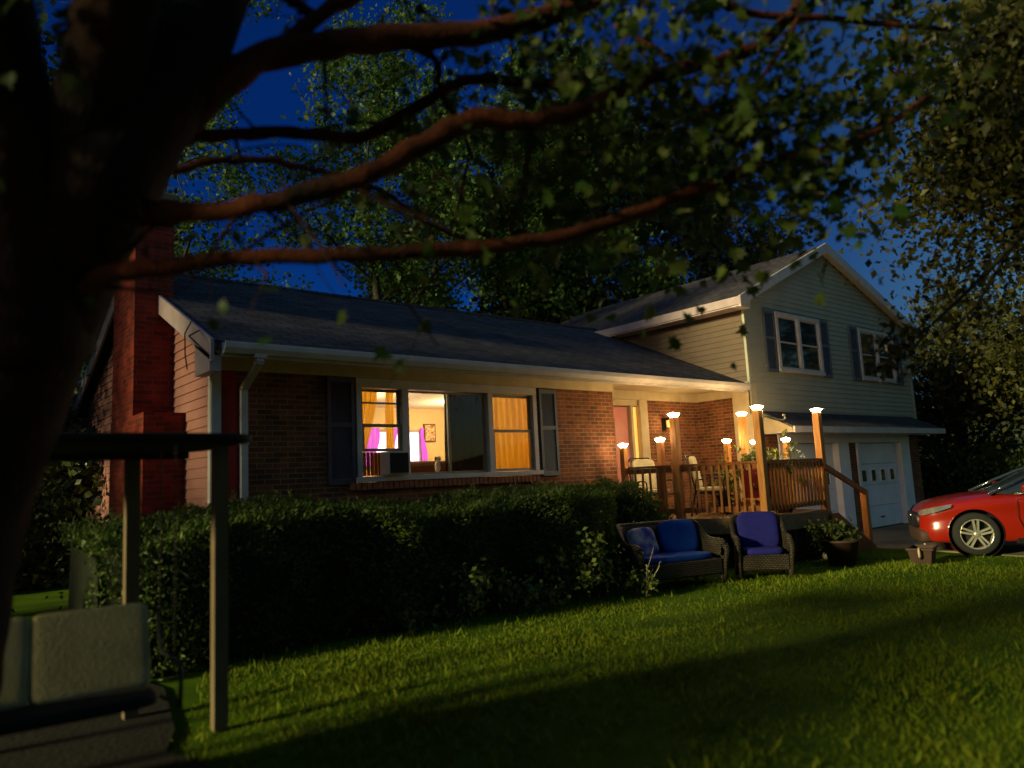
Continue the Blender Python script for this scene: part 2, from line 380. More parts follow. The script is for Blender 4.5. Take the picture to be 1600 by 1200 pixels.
n=len(P); pos=np.concatenate([P,np.zeros((n,1))],1)
pos[:,2]=.03*np.sin(pos[:,0]*.9+1)*np.sin(pos[:,1]*.8)-.015
dirs=np.tile([0,0,1.0],(n,1)); dist=np.linalg.norm(P,axis=1)
hv=.5+.5*np.sin(P[:,0]*1.9+np.sin(P[:,1]*1.3)*2)*np.sin(P[:,1]*2.2+1.5*np.sin(P[:,0]*.8)); hv=.030+.030*hv+np.where(rng.uniform(0,1,n)<.02,.05,0)
go=leaves('grass',pos,hv,'grass_blade',None,tmpl=BLADE,dirs=dirs,jit=.45)
setp(go,kind='stuff')
go['label']='short green lawn grass'

# ------------------------------------------------------------------ house
YA=9.2
H=thing('split_level_house','split level house of red brick and grey green clapboard with dark shingle roof','house',(8,9.2,0))
# brick walls
w=MB()
w.box(3.03,4.93,YA,9.42,0,3.12); w.box(4.93,8.25,YA,9.42,0,1.60); w.box(8.25,10.15,YA,9.42,0,3.12)
w.box(10.15-.22,10.15,9.42,10.22,0,3.12)
w.build('brick_wall','brick',H)
w=MB(); w.box(12.05,13.73,10.0,10.22,.6,3.12); w.build('brick_wall','brick',H,label='brick wall at the back of the recessed porch')
w=MB(); w.box(13.73,13.95,9.05,10.22,0,3.12); w.build('brick_wall','brick',H,label='brick side wall of the recessed porch')
w=MB(); w.box(13.70,13.95,8.60,9.05,0,3.42,0,.01); w.build('corner_board','cream',H)
w=MB(); w.box(10.15,12.05,10.03,10.2,3.0,3.12); w.box(11.55,11.62,10.0,10.2,.85,3.0); w.box(11.8,12.05,9.97,10.22,.85,3.12,0,.01); w.box(10.15,10.62,10.03,10.2,.85,3.0); w.build('door_surround','cream',H)
# rowlock brick sill under the picture window
w=MB()
for i in range(41): w.box(4.80+i*.0835,4.80+i*.0835+.074,YA-.07,YA+.1,1.575,1.68,0,.004)
M['rowlock']=pbr('rowlock',(.30,.10,.05),(.13,.045,.03),.85,9,.4,40)
w.build('window_ledge','rowlock',H)
# frieze and soffit
w=MB(); w.box(2.96,10.16,YA-.03,YA+.2,3.122,3.34,0,.006); w.build('frieze','cream',H)
M['frieze_cream']=pbr('frieze_cream',(.60,.52,.38),(.52,.45,.32),.6,2)
w=MB(); w.box(10.15,13.73,9.98,10.2,3.122,3.34,0,.006); w.box(13.70,13.75,9.05,10.0,3.122,3.34); w.build('frieze','cream',H,label='cream board over the recessed porch')
w=MB(); w.box(2.93,13.70,8.72,9.17,3.30,3.32); w.box(10.17,13.70,9.172,9.98,3.302,3.322); w.build('soffit','cream',H)
# porch floor slab and interior shells
w=MB(); w.box(10.15,13.72,9.1,10.2,.5,.83); w.build('porch_slab','concrete',H)
w=MB()
w.box(3.1,10.0,13.2,13.3,.8,3.3); w.box(3.1,3.2,9.42,13.2,.8,3.3); w.box(9.9,10.0,10.3,13.2,.8,3.3)
w.build('interior_wall','wall_in',H)
w=MB(); w.box(3.2,9.9,9.42,13.2,3.2,3.26); w.build('interior_ceiling','ceil_in',H)
w=MB(); w.box(3.2,9.9,9.42,13.2,.78,.85); w.build('interior_floor','floor_in',H)
# left gable wall clapboards, facing -X
def lap_wall_x(mb,X,z0,z1,yfun,step=.115,proud=.022,sgn=-1):
    z=z0
    while z<z1-.01:
        zt=min(z+step,z1); ya,yb=yfun((z+zt)/2)
        if yb-ya>.03:
            V=[(X+sgn*proud,ya,z),(X+sgn*proud,yb,z),(X+sgn*.004,yb,zt),(X+sgn*.004,ya,zt),(X-sgn*.05,ya,z),(X-sgn*.05,yb,z),(X-sgn*.05,yb,zt),(X-sgn*.05,ya,zt)]
            mb.add(V,[(0,1,2,3),(4,5,1,0),(0,3,7,4),(1,5,6,2),(3,2,6,7)] if sgn<0 else [(0,1,2,3)[::-1],(4,5,1,0)[::-1],(0,3,7,4),(1,5,6,2)])
        z+=step
def lap_wall_y(mb,Y,z0,z1,xfun,step=.115,proud=.022):
    z=z0
    while z<z1-.01:
        zt=min(z+step,z1); xa,xb=xfun((z+zt)/2)
        if xb-xa>.03:
            V=[(xa,Y-proud,z),(xb,Y-proud,z),(xb,Y-.004,zt),(xa,Y-.004,zt),(xa,Y+.05,z),(xb,Y+.05,z),(xb,Y+.05,zt),(xa,Y+.05,zt)]
            mb.add(V,[(0,1,2,3),(4,5,1,0),(0,3,7,4),(1,5,6,2),(3,2,6,7)])
        z+=step
RY=12.8; RZ=5.28; SL=(RZ-3.38)/(RY-8.65)
def rz(y): return 3.38+SL*(y-8.65) if y<=RY else RZ-SL*(y-RY)
def yf(z):
    ya=9.2 if z<3.5 else max(9.2,8.65+(z+.16-3.38)/SL); return ya,2*RY-ya
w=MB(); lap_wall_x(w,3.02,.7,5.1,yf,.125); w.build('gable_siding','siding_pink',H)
w=MB(); w.box(3.0,3.2,9.25,16.4,0,.7); w.box(3.2,13.7,16.3,16.4,0,3.3); w.build('foundation','stone',H)
w=MB(); w.box(2.975,3.029,YA-.035,YA+.06,.7,3.3); w.box(2.985,3.10,YA-.045,YA-.002,.0,3.118); w.build('corner_board','trim',H)
M['stain_red']=pbr('stain_red',(.32,.02,.02),(.26,.015,.015),.7,3)
w=MB(); w.box(3.11,3.30,YA-.02,YA-.002,.0,3.118); w.build('corner_panel','stain_red',H,label='dark red strip beside the downspout')
# main roof
def slab(mb,x0,x1,ya,yb,t=.10):
    za,zb=rz(ya),rz(yb)
    V=[(x0,ya,za),(x1,ya,za),(x1,yb,zb),(x0,yb,zb)]; V+=[(a,b_,c-t) for a,b_,c in V]
    mb.add(V,[(0,1,2,3),(7,6,5,4),(0,4,5,1),(1,5,6,2),(2,6,7,3),(3,7,4,0)])
w=MB(); slab(w,2.84,13.70,8.63,RY); slab(w,2.84,13.70,RY,2*RY-8.63)
w.box(2.84,13.7,RY-.09,RY+.09,RZ-.03,RZ+.015); w.build('roof','shingle',H)
# rake boards of the left gable
def rake_board(x0,x1,ya,yb,lo,hi):
    m=MB(); V=[]
    for x in (x0,x1):
        for y in (ya,yb):
            for d in (lo,hi): V.append((x,y,rz(y)+d))
    m.add(V,[(0,1,3,2),(4,6,7,5),(0,2,6,4),(1,5,7,3),(0,4,5,1),(2,3,7,6)]); return m
M['trim_pink']=pbr('trim_pink',(.42,.32,.34),(.35,.26,.28),.5,5)
rake_board(2.80,2.838,8.62,RY-.003,-.24,.02).build('rake_board','trim_pink',H)
rake_board(2.80,2.838,RY+.003,2*RY-8.65,-.24,.02).build('rake_board','trim_pink',H)
w=MB(); w.prism([(8.66,3.02),(9.2,3.02),(9.2,3.42),(8.66,3.2)],'x',2.80,2.93); w.build('eave_return','trim_pink',H)
# gutter: open trough
def gutter(x0,x1,y,z,name='gutter',mat='trim',r=.065,parent=None):
    m=MB(); pf=[(-.0,.10),(0,-.03),(-.07,-.03),(-.115,.03),(-.12,.09),(-.105,.10),(-.10,.035),(-.065,-.015),(-.015,-.015),(-.012,.10)]
    m.prism([(y+a,z+b_) for a,b_ in pf],'x',x0,x1); return m.build(name,mat,parent)
gutter(2.93,13.62,8.63,3.255,parent=H)
w=MB(); w.box(2.93,13.66,8.632,8.70,3.19,3.295); w.build('fascia','trim',H)
def dspout(x,y0,z0,y1,zb,parent,mat='trim'):
    m=MB(); pts=[(x,y0,z0),(x,y0,z0-.09),(x,y1-.0,z0-.35),(x,y1,z0-.5),(x,y1,zb+.2),(x,y1-.03,zb+.08),(x,y1-.16,zb)]
    for a,b_ in zip(pts[:-1],pts[1:]): m.bar(a,b_,.085,.065,up=(0,1,0))
    m.box(x-.07,x+.07,y0-.05,y0+.03,z0-.05,z0+.02); 
    for zz in (2.2,1.2): m.box(x-.055,x+.055,y1-.04,y1+.045,zz,zz+.03)
    return m.build('downspout',mat,parent)
dspout(3.36,8.60,3.24,9.12,.35,H)

# picture window
Wd=MB()
Wd.box(4.93,8.25,YA-.03,YA+.12,2.99,3.118); Wd.box(4.90,8.28,YA-.09,YA+.15,1.683,1.755,0,.006)
for x0,x1 in ((4.93,5.01),(5.66,5.77),(7.22,7.32),(8.16,8.25)): Wd.box(x0,x1,YA-.035,YA+.13,1.757,2.988,0,.006)
win=Wd.build('window','trim',H,label='picture window with three bays and lit gold curtains')
s_=MB()
def sash(mb,x0,x1,z0,z1,y,t=.04):
    mb.box(x0,x1,y,y+.03,z0,z0+t); mb.box(x0,x1,y,y+.03,z1-t,z1); mb.box(x0,x0+t,y,y+.03,z0+t,z1-t); mb.box(x1-t,x1,y,y+.03,z0+t,z1-t)
M['sash']=pbr('sash',(.30,.25,.20),(.22,.18,.14),.5,6)
sash(s_,5.02,5.66,2.10,2.48,YA+.0); sash(s_,5.02,5.66,2.45,2.98,YA+.04); s_.box(5.02,5.66,YA-.002,YA+.03,2.765,2.79); s_.build('sash','sash',win)
s_=MB(); sash(s_,7.32,8.16,1.76,2.42,YA+.0); sash(s_,7.32,8.16,2.38,2.98,YA+.04); s_.build('sash','sash',win)
s_=MB(); sash(s_,5.78,7.20,1.76,2.98,YA+.03,.03); s_.box(6.49,6.53,YA+.028,YA+.062,1.79,2.95); s_.build('sash','sash',win)
for x0,x1,z0,z1,y in ((5.06,5.62,2.14,2.45,YA+.015),(5.06,5.62,2.5,2.94,YA+.055),(7.36,8.12,1.80,2.38,YA+.015),(7.36,8.12,2.42,2.94,YA+.055),(5.81,6.49,1.79,2.95,YA+.045),(6.53,7.17,1.79,2.95,YA+.045)):
    m=MB(); m.box(x0,x1,y,y+.004,z0,z1); m.build('pane','glass',win)
# shutters
def shutter(x0,x1,z0,z1,y,mat,parent,split=.55):
    m=MB(); m.box(x0,x0+.05,y-.04,y-.003,z0,z1); m.box(x1-.05,x1,y-.04,y-.003,z0,z1)
    zm=z0+(z1-z0)*split
    for a,b_ in ((z0,z0+.07),(zm-.03,zm+.03),(z1-.07,z1)): m.box(x0+.05,x1-.05,y-.038,y-.003,a,b_)
    for a,b_ in ((z0+.07,zm-.03),(zm+.03,z1-.07)):
        z=a
        while z<b_-.02:
            m.add([(x0+.05,y-.032,z),(x1-.05,y-.032,z),(x1-.05,y-.010,z+.034),(x0+.05,y-.010,z+.034),(x0+.05,y-.01,z),(x1-.05,y-.01,z)],[(0,1,2,3),(0,4,5,1),(0,3,4),(1,5,2)]); z+=.034
        m.box(x0+.05,x1-.05,y-.008,y-.003,a,b_)
    return m.build('shutter',mat,parent)
shutter(4.50,4.90,1.66,3.115,YA,'shutter_dark',H); shutter(8.31,8.70,1.66,3.10,YA,'shutter',H)
# front door with storm glass, sidelight
w=MB(); w.box(10.64,11.54,10.08,10.13,.86,2.98,0,.005)
for z0,z1 in ((1.05,1.55),(1.75,2.75)):
    for x0,x1 in ((10.74,11.04),(11.12,11.44)): w.box(x0,x1,10.066,10.08,z0,z1,0,.004)
dr=w.build('door','red_door',H); w=MB(); w.tube([(11.46,10.07,1.9),(11.46,10.02,1.9)],.02); w.lathe([(.0,-.03),(.03,-.02),(.035,0),(.02,.03),(0,.03)],(11.46,10.0,1.9),12,axis='y'); w.build('handle','chrome',dr)
M['warmglass']=emis('warmglass',(1,.55,.12),.55)
w=MB(); w.box(11.62,11.80,10.08,10.10,1.0,2.98); w.build('sidelight','warmglass',H,label='lit sidelight window beside the front door')

# chimney
CH=MB(); CH.box(2.50,3.0,10.80,12.0,2.72,5.75); CH.box(2.497,3.0,10.25,10.80,0,2.70); CH.box(2.497,3.0,10.80,12.05,0,2.719)
pass
ch=CH.build('chimney','chimney_brick',H); w=MB(); w.box(2.45,3.06,10.74,12.06,5.75,5.87,0,.02); w.box(2.6,2.9,11.0,11.7,5.87,6.1); w.build('chimney_cap','concrete',ch)

# wing (two storeys)
XL,XR,YG,AX,AZ=13.73,21.75,8.62,17.2,6.80; EZ=5.22
SLW=(AZ-EZ)/(AX-XL); SRW=(AZ-EZ)/(XR-AX)
def xf(z):
    if z<=EZ: return XL,XR
    return XL+(z-EZ)/SLW+.02, XR-(z-EZ)/SRW-.02
w=MB(); lap_wall_y(w,YG,2.72,AZ-.05,xf,.118); 
w.build('gable_siding','siding',H,label='grey green clapboard front of the upper storey')
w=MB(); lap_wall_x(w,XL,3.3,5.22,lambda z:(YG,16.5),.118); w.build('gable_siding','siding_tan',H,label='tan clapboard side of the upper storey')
w=MB(); w.box(XL+.06,XL+.2,YG+.06,16.5,2.7,5.2); w.box(XR-.2,XR,YG+.06,16.5,0,5.2); w.box(XL,XR,16.4,16.5,0,5.2); w.build('rear_wall','siding',H)
for a_ in ((XL-.03,XL+.07),(XR-.07,XR+.03)): w=MB(); w.box(*a_,YG-.035,YG+.02,2.74,5.2); w.build('corner_board','siding',H)
def wz(x): return EZ+.10+(x-XL)*SLW if x<=AX else EZ+.10+(XR-x)*SRW
XE0,XE1=XL-.42,XR+.42
w=MB()
for xa,xb in ((XE0,AX),(AX,XE1)):
    V=[(xa,8.42,wz(xa)),(xb,8.42,wz(xb)),(xb,16.8,wz(xb)),(xa,16.8,wz(xa))]; V+=[(a,b_,c-.09) for a,b_,c in V]
    w.add(V,[(0,1,2,3),(7,6,5,4),(0,4,5,1),(1,5,6,2),(2,6,7,3),(3,7,4,0)])
w.build('roof','shingle',H,label='shingle roof of the upper storey')
for xa,xb in ((XE0-.02,AX-.002),(AX+.002,XE1+.02)):
    m=MB(); 
    for y0,y1,lo,hi in ((8.37,8.418,-.20,.03),(8.42,8.60,-.12,-.094)):
        V=[(x,y,wz(x)+d) for y in (y0,y1) for x in (xa,xb) for d in (lo,hi)]
        m.add(V,[(0,2,3,1),(4,5,7,6),(0,1,5,4),(2,6,7,3),(1,3,7,5),(0,4,6,2)])
    m.build('rake_board','trim',H)
w=MB(); w.prism([(XE0,wz(XE0)-.05),(XE0,wz(XE0)-.19),(XL+.0,wz(XE0)-.19),(XL,wz(XL)-.12)],'y',8.425,8.60); w.build('eave_return','trim',H)
w=MB(); w.box(XE0-.03,XE0,8.38,16.8,wz(XE0)-.16,wz(XE0)+.01); w.box(XE0,XL-.03,8.6,16.7,wz(XE0)-.19,wz(XE0)-.165); w.build('fascia','trim_pink',H)
# upper windows
def dbl_window(x0,x1,z0,z1,y,label):
    m=MB(); f=.085
    m.box(x0,x1,y-.08,y+.02,z1-f,z1,0,.006); m.box(x0-.02,x1+.02,y-.095,y+.02,z0,z0+f,0,.006)
    xm=(x0+x1)/2
    for a,b_ in ((x0,x0+f),(xm-.05,xm+.05),(x1-f,x1)): m.box(a,b_,y-.078,y+.02,z0+f,z1-f)
    o=m.build('window','trim',H,label=label); s=MB()
    for a,b_ in ((x0+f,xm-.05),(xm+.05,x1-f)):
        zm=(z0+z1)/2; sash(s,a,b_,z0+f,zm+.02,y-.062,.035); sash(s,a,b_,zm-.015,z1-f,y-.052,.035)
    s.build('sash','trim',o)
    for a,b_ in ((x0+f,xm-.05),(xm+.05,x1-f)):
        p=MB(); p.box(a+.03,b_-.03,y-.034,y-.028,z0+f+.03,z1-f-.03); p.build('pane','glass_dark',o)
dbl_window(14.88,16.80,3.68,5.02,YG,'left upper window with white frame'); dbl_window(18.74,20.72,3.68,5.02,YG,'right upper window with white frame')
for x0,x1 in ((14.42,14.85),(16.84,17.22),(18.30,18.71),(20.76,21.17)): shutter(x0,x1,3.66,5.03,YG-.02,'shutter',H)
# ground storey of the wing: brick piers, trims, garage doors
for a_ in ((13.96,14.62,YG,8.82,0,2.7),(17.72,18.08,YG,8.82,0,2.3),(21.10,21.73,YG,8.82,0,2.7)): w=MB(); w.box(*a_); w.build('brick_pier','brick',H)
w=MB()
for x0,x1 in ((14.64,14.74),(17.18,17.70),(18.10,18.20),(20.56,21.08)): w.box(x0,x1,YG-.03,8.80,.0,2.12,0,.006)
w.box(14.62,21.10,YG-.034,8.80,2.122,2.72); w.build('garage_surround','garage',H)
for k,(x0,x1) in enumerate(((14.74,17.18),(18.20,20.56))):
    m=MB(); 
    for i in range(4): m.box(x0,x1,8.74,8.79,.02+i*.525,.02+i*.525+.519,0,.008)
    d=m.build('garage_door','garage',H,label=('left garage door behind the deck','right garage door with a row of four small panes')[k])
    pw=.24; gap=(x1-x0-4*pw)/5
    for i in range(4):
        xx=x0+gap+i*(pw+gap); m=MB(); m.box(xx,xx+pw,8.728,8.739,1.16,1.44); m.build('pane','glass_dark',d)
        m=MB(); sash(m,xx-.025,xx+pw+.025,1.135,1.465,8.715,.028); m.build('pane_frame','garage',d)
    m=MB(); m.box((x0+x1)/2-.08,(x0+x1)/2+.08,8.70,8.739,.25,.28); m.build('handle','black_metal',d)
# pent roof above garage doors
w=MB(); X0,X1=14.05,21.35; a0=(X0,7.92,2.44);a1=(X1+.35,7.92,2.44); b0=(X0,8.60,2.80);b1=(X1+.05,8.60,2.80); c1=(X1+.45,8.6,2.44)
dn=lambda p,t=.05:(p[0],p[1],p[2]-t)
V=[a0,a1,b1,b0,c1]+[dn(p) for p in (a0,a1,b1,b0,c1)]
w.add(V,[(0,1,2,3),(1,4,2),(0,5,6,1),(1,6,9,4),(5,8,7,6),(6,7,9),(3,8,5,0)]); w.build('pent_roof','shingle',H)
w=MB(); w.box(X0,X1+.37,7.88,7.918,2.30,2.43); w.box(X0,X1+.35,7.92,8.58,2.31,2.33); w.box(X1+.33,X1+.37,7.92,8.6,2.30,2.43)
w.build('pent_fascia','trim',H)
w=MB(); w.prism([(7.93,2.335),(8.60,2.335),(8.60,2.79),(7.93,2.43)],'x',X0+.002,X0+.03); w.build('pent_end','cream',H)

# wires and bracket on left rake
w=MB(); w.tube([(2.79,9.3,3.72),(2.70,9.25,3.55),(2.72,9.3,3.3),(2.79,9.45,3.15)],.008,6); w.tube([(2.79,9.0,3.55),(2.6,8.75,3.42),(2.79,8.66,3.2)],.01,6); w.build('service_wire','dark',H)

# things inside the house
def curtain(name,label,x0,x1,z0,z1,y,mat,folds=9,gather=None,amp=.035,group=None):
    m=MB(); nu=folds*8; nv=14; V=[];F=[]
    for j in range(nv+1):
        t=j/nv; z=z1+(z0-z1)*t
        for i in range(nu+1):
            u=i/nu; xe=x1
            if gather: xe=x1+(gather-x1)*t**1.4
            x=x0+(xe-x0)*u+.006*math.sin(u*31+t*6); V.append((x,y+amp*math.sin(u*folds*2*PI+.7*math.sin(t*2.5+u*5))*(.55+.45*t)+amp*.3*math.sin(u*17),z))
    for j in range(nv):
        for i in range(nu): a=j*(nu+1)+i; F.append((a,a+1,a+nu+2,a+nu+1))
    m.add(V,F,0,True); m.tube([(x0-.03,y,z1+.01),(x1+.03,y,z1+.01)],.012,8)
    o=thing(name,label,'curtain',(x0,y,z1),0,group); m.build('drape',mat,o)
    return o
curtain('window_curtain','gold curtain pulled aside in the left bay of the picture window',4.95,5.42,1.9,3.04,9.46,'gold',5,5.14)
curtain('window_curtain','narrow gold curtain edge at the right of the left window bay',5.56,5.68,1.9,3.0,9.46,'gold',2,amp=.02)
curtain('window_curtain','closed gold curtain filling the right bay of the picture window',7.30,8.50,1.77,3.04,9.44,'gold',10)
curtain('window_curtain','dark brown curtain behind the right half of the middle bay',6.62,7.52,1.74,3.04,9.5,'curtain_dark',6)
# air conditioner in the left bay
t=thing('window_air_conditioner','boxy window air conditioner in the lower left window bay','air conditioner',(5.4,9.0,1.76))
m=MB(); m.box(5.30,5.64,8.98,9.4,1.765,2.09,0,.012); m.build('case','ac',t)
m=MB(); m.box(5.325,5.615,8.968,8.979,1.79,2.065)
m.build('grille','dark',t)
m=MB()
for i in range(9): m.box(5.33,5.61,8.960,8.967,1.80+i*.03,1.806+i*.03)
m.build('grille_bars','black_metal',t)
M['side_panel']=pbr('side_panel',(.55,.14,.03),rough=.5)
m=MB()
for i in range(9): m.box(5.03+i*.03,5.03+i*.03+.022,9.20+(i%2)*.012,9.215+(i%2)*.012,1.765,2.09)
m.build('side_panel','side_panel',t)
# picture on back wall
t=thing('framed_picture','small dark framed picture on the far wall of the lit room','picture',(8.8,13.17,2.5))
m=MB(); m.box(8.64,8.93,13.165,13.195,2.50,2.88); m.build('frame','sofa',t)
M['art']=pbr('art',(.6,.42,.2),(.10,.02,.02),.8,22); m=MB(); m.box(8.665,8.905,13.155,13.164,2.525,2.855); m.build('canvas','art',t)
# far window of the room with purple lit curtains
t=thing('purple_lit_window','bright white window with purple lit curtains seen through the room','window',(7.8,13.15,2.0))
M['wglow']=emis('wglow',(.80,.70,1.0),1.3); M['pglow']=emis('pglow',(.40,.05,.55),.32)
m=MB(); m.box(7.38,8.50,13.17,13.19,2.05,2.70); m.build('pane','wglow',t)
M['wframe']=pbr('wframe',(.35,.25,.2)); m=MB(); sash(m,7.33,8.55,2.0,2.75,13.13,.045); m.box(8.14,8.26,13.13,13.165,2.05,2.7); m.build('frame','wframe',t)
for k,(x0,x1,b0,b1) in enumerate(((7.20,7.52,7.16,7.40),(7.76,7.92,7.80,7.92),(8.50,8.62,8.52,8.60))):
    m=MB(); V=[];F=[]
    for j in range(9):
        for i in range(13):
            tt=j/8; xa=x0+(b0-x0)*tt; xb=x1+(b1-x1)*tt+.05*math.sin(tt*5+k*2); u=i/12
            V.append((xa+(xb-xa)*u,13.09+.02*math.sin(u*18),2.78-.75*tt))
    for j in range(8):
        for i in range(12): a=j*13+i; F.append((a,a+1,a+14,a+13))
    m.add(V,F,0,True); m.build('drape','pglow',t)
# sofa
t=thing('sofa','dark brown sofa back inside the lit room','sofa',(7.6,11.3,.85))
m=MB(); m.pillow((7.5,11.2,1.72),(2.2,.28,.62),.35); m.build('backrest','sofa',t); m=MB(); m.box(6.4,8.6,11.25,12.1,.95,1.4,0,.06); m.build('seat','sofa',t)
# figurine on sill
t=thing('dog_figurine','small white and brown dog figurine on the window sill','figurine',(6.45,9.44,1.76))
m=MB(); m.box(6.25,6.65,9.40,9.56,1.755,1.78); m.pillow((6.43,9.46,1.87),(.085,.07,.17),.9); m.pillow((6.43,9.44,1.985),(.075,.08,.075),.9); m.pillow((6.43,9.405,1.97),(.035,.05,.03),.9); m.build('body','petal',t)
for ex in (6.395,6.465): m=MB(); m.pillow((ex,9.45,1.99),(.03,.04,.07),.9); m.build('ear','sofa',t)

# ------------------------------------------------------------------ deck
DZ=.82
DK=thing('wooden_deck','reddish brown wooden porch deck with slatted railings and tall posts','deck',(11.5,7.9,0))
dpoly=[(9.86,9.08),(10.36,8.02),(11.06,6.82),(13.12,6.82),(13.2,7.6),(13.68,8.55),(13.68,9.08)]
w=MB(); 
w.prism(dpoly,'z',DZ-.04,DZ); w.build('floor','wood_floor',DK)
w=MB()
for (a,b_) in zip(dpoly[:5],dpoly[1:6]): w.bar((a[0],a[1],DZ-.15),(b_[0],b_[1],DZ-.15),.04,.215)
w.build('fascia','wood_floor',DK)
w=MB()
for (a,b_) in zip(dpoly[:5],dpoly[1:6]):
    n=int(math.hypot(b_[0]-a[0],b_[1]-a[1])/.12)
    for i in range(n+1):
        t=i/n; x=a[0]+(b_[0]-a[0])*t; y=a[1]+(b_[1]-a[1])*t+.06; w.box(x-.03,x+.03,y,y+.015,0.02,DZ-.27)
w.build('skirting','pot_dark',DK)
tall={'A':(10.40,8.05,2.55),'B':(11.10,6.87,2.57),'C':(13.05,6.87,2.57),'D':(12.62,8.15,2.62)}
short={'L0':(9.94,8.84,2.08),'E':(10.32,8.32,2.14),'F':(12.45,8.42,2.12),'G':(12.30,7.72,2.05),'H':(13.10,7.56,2.08)}
for k,(x,y,z) in {**tall,**short}.items():
    m=MB(); s_w=.062 if k in ('A','B','C','D') else .05
    m.box(x-s_w,x+s_w,y-s_w,y+s_w,.0 if k in 'ABC' else DZ,z,0,.006); m.build('post','wood',DK)
def railing(p,q,zt=1.72,zb=.96,sp=.115):
    p=Vector(p);q=Vector(q); d=(q-p); n=int(d.length/sp); d.normalize(); nrm=Vector((d.y,-d.x,0))
    m=MB(); m.bar((p.x,p.y,zt),(q.x,q.y,zt),.09,.038); m.bar((p.x+nrm.x*.0,p.y,zt-.065),(q.x,q.y,zt-.065),.038,.085); m.build('top_rail','wood_dark',DK)
    m=MB(); m.bar((p.x,p.y,zb),(q.x,q.y,zb),.038,.085); m.build('bottom_rail','wood_dark',DK)
    for i in range(1,n):
        c=p.lerp(q,i/n)+nrm*.038; m=MB(); m.obox((c.x,c.y,(zt+zb)/2-.04),d*.018,nrm*.018,(0,0,(zt-zb)/2+.01)); m.build('baluster','wood',DK)
railing((9.97,8.78,0),(10.36,8.14,0)); railing((10.44,7.98,0),(11.06,6.94,0)); railing((11.17,6.87,0),(12.98,6.87,0),sp=.112)
railing((12.52,8.36,0),(12.56,8.2,0))
# steps down to the drive with a handrail and newel
m=MB()
for i in range(4):
    x=13.12+i*.32; m.box(x,x+.36,6.75,7.65,.60-i*.19,.64-i*.19,0,.008)
m.build('steps','wood_floor',DK)
for y in (6.72,7.66): m=MB(); m.prism([(13.0,.1),(13.0,.75),(13.2,.75),(14.5,.06),(14.5,0),(13.8,0)],'y',y,y+.04); m.build('stringer','wood_dark',DK)
m=MB(); m.bar((12.98,6.80,1.60),(15.0,7.02,1.02),.05,.10); m.build('handrail','wood_dark',DK)
m=MB(); m.box(14.86,14.98,6.98,7.10,0,1.08,0,.006); m.build('post','wood',DK,label='orange brown newel post at the foot of the steps')
# post cap lights
caplab={'A':'lit glass cap light on the tall post left of the deck centre','B':'lit cap light on the tall front corner post above the hanger hook','C':'lit cap light on the rightmost tall deck post',
 'D':'lit cap light on the tall rear post left of the corner post','L0':'lit cap light on the short post by the door at far left of the deck','E':'lit cap light on the short post just left of a tall post',
 'F':'lit cap light on the short post beside the tall rear post','G':'lit cap light low behind the white flowers','H':'lit cap light on the short post before the left garage door'}
lights=[]
for k,(x,y,z) in {**tall,**short}.items():
    t=thing('post_cap_light',caplab[k],'cap light',(x,y,z),0,'lit cap lights on the deck posts'); a=.084 if k in tall else .072
    def fr(m,w0,w1,z0,z1):
        V=[(sx*w0,sy*w0,z0) for sx,sy in ((-1,-1),(1,-1),(1,1),(-1,1))]+[(sx*w1,sy*w1,z1) for sx,sy in ((-1,-1),(1,-1),(1,1),(-1,1))]
        m.add(V,[(0,1,5,4),(1,2,6,5),(2,3,7,6),(3,0,4,7),(3,2,1,0),(4,5,6,7)])
    m=MB(); fr(m,a*.62,a*.62,-.03,.012); m.build('base','white_plastic',t,local=True)
    m=MB(); fr(m,a*.55,a*.95,.012,.062); m.build('lens','capglow',t,local=True)
    m=MB(); fr(m,a*1.02,a*1.05,.0625,.074); fr(m,a*.9,a*.3,.0745,.09); m.build('cover','white_plastic',t,local=True)
    for sx,sy in ((-1,-1),(1,-1),(1,1),(-1,1)):
        m=MB(); m.bar((sx*a*.6,sy*a*.6,.01),(sx*a*1.0,sy*a*1.0,.065),.014); m.build('rib','black_metal',t,local=True)
    lights.append((x,y,z))
# hook hanger on post B
t=thing('hanger_hook','curved pale metal hanging hook on the front corner deck post','hook',(11.15,6.83,2.5))
m=MB(); m.tube([(11.15,6.83,2.50),(11.32,6.80,2.45),(11.5,6.77,2.41),(11.66,6.74,2.40),(11.72,6.73,2.43),(11.71,6.73,2.49),(11.66,6.74,2.49)],.017,8); m.build('arm','cushion_cream',t)
m=MB(); m.box(11.14,11.17,6.79,6.87,2.42,2.56); m.build('bracket','cushion_cream',t)
t=thing('wall_lantern','small dark wall lantern on the brick of the recessed porch','lantern',(12.56,9.99,2.6))
m=MB(); m.box(12.50,12.62,9.975,9.998,2.50,2.74); m.bar((12.56,9.99,2.72),(12.56,9.86,2.76),.02); m.lathe([(0,.12),(.07,.07),(.075,.06),(.0,.06)],(12.56,9.86,2.64),16); m.lathe([(0,-.10),(.06,-.10),(.06,-.085),(0,-.085)],(12.56,9.86,2.64),16); m.build('body','black_metal',t)
m=MB(); m.lathe([(.045,-.085),(.055,.06)],(12.56,9.86,2.64),16); m.build('glass','warmglass',t)  # glow added to a lantern that is really unlit
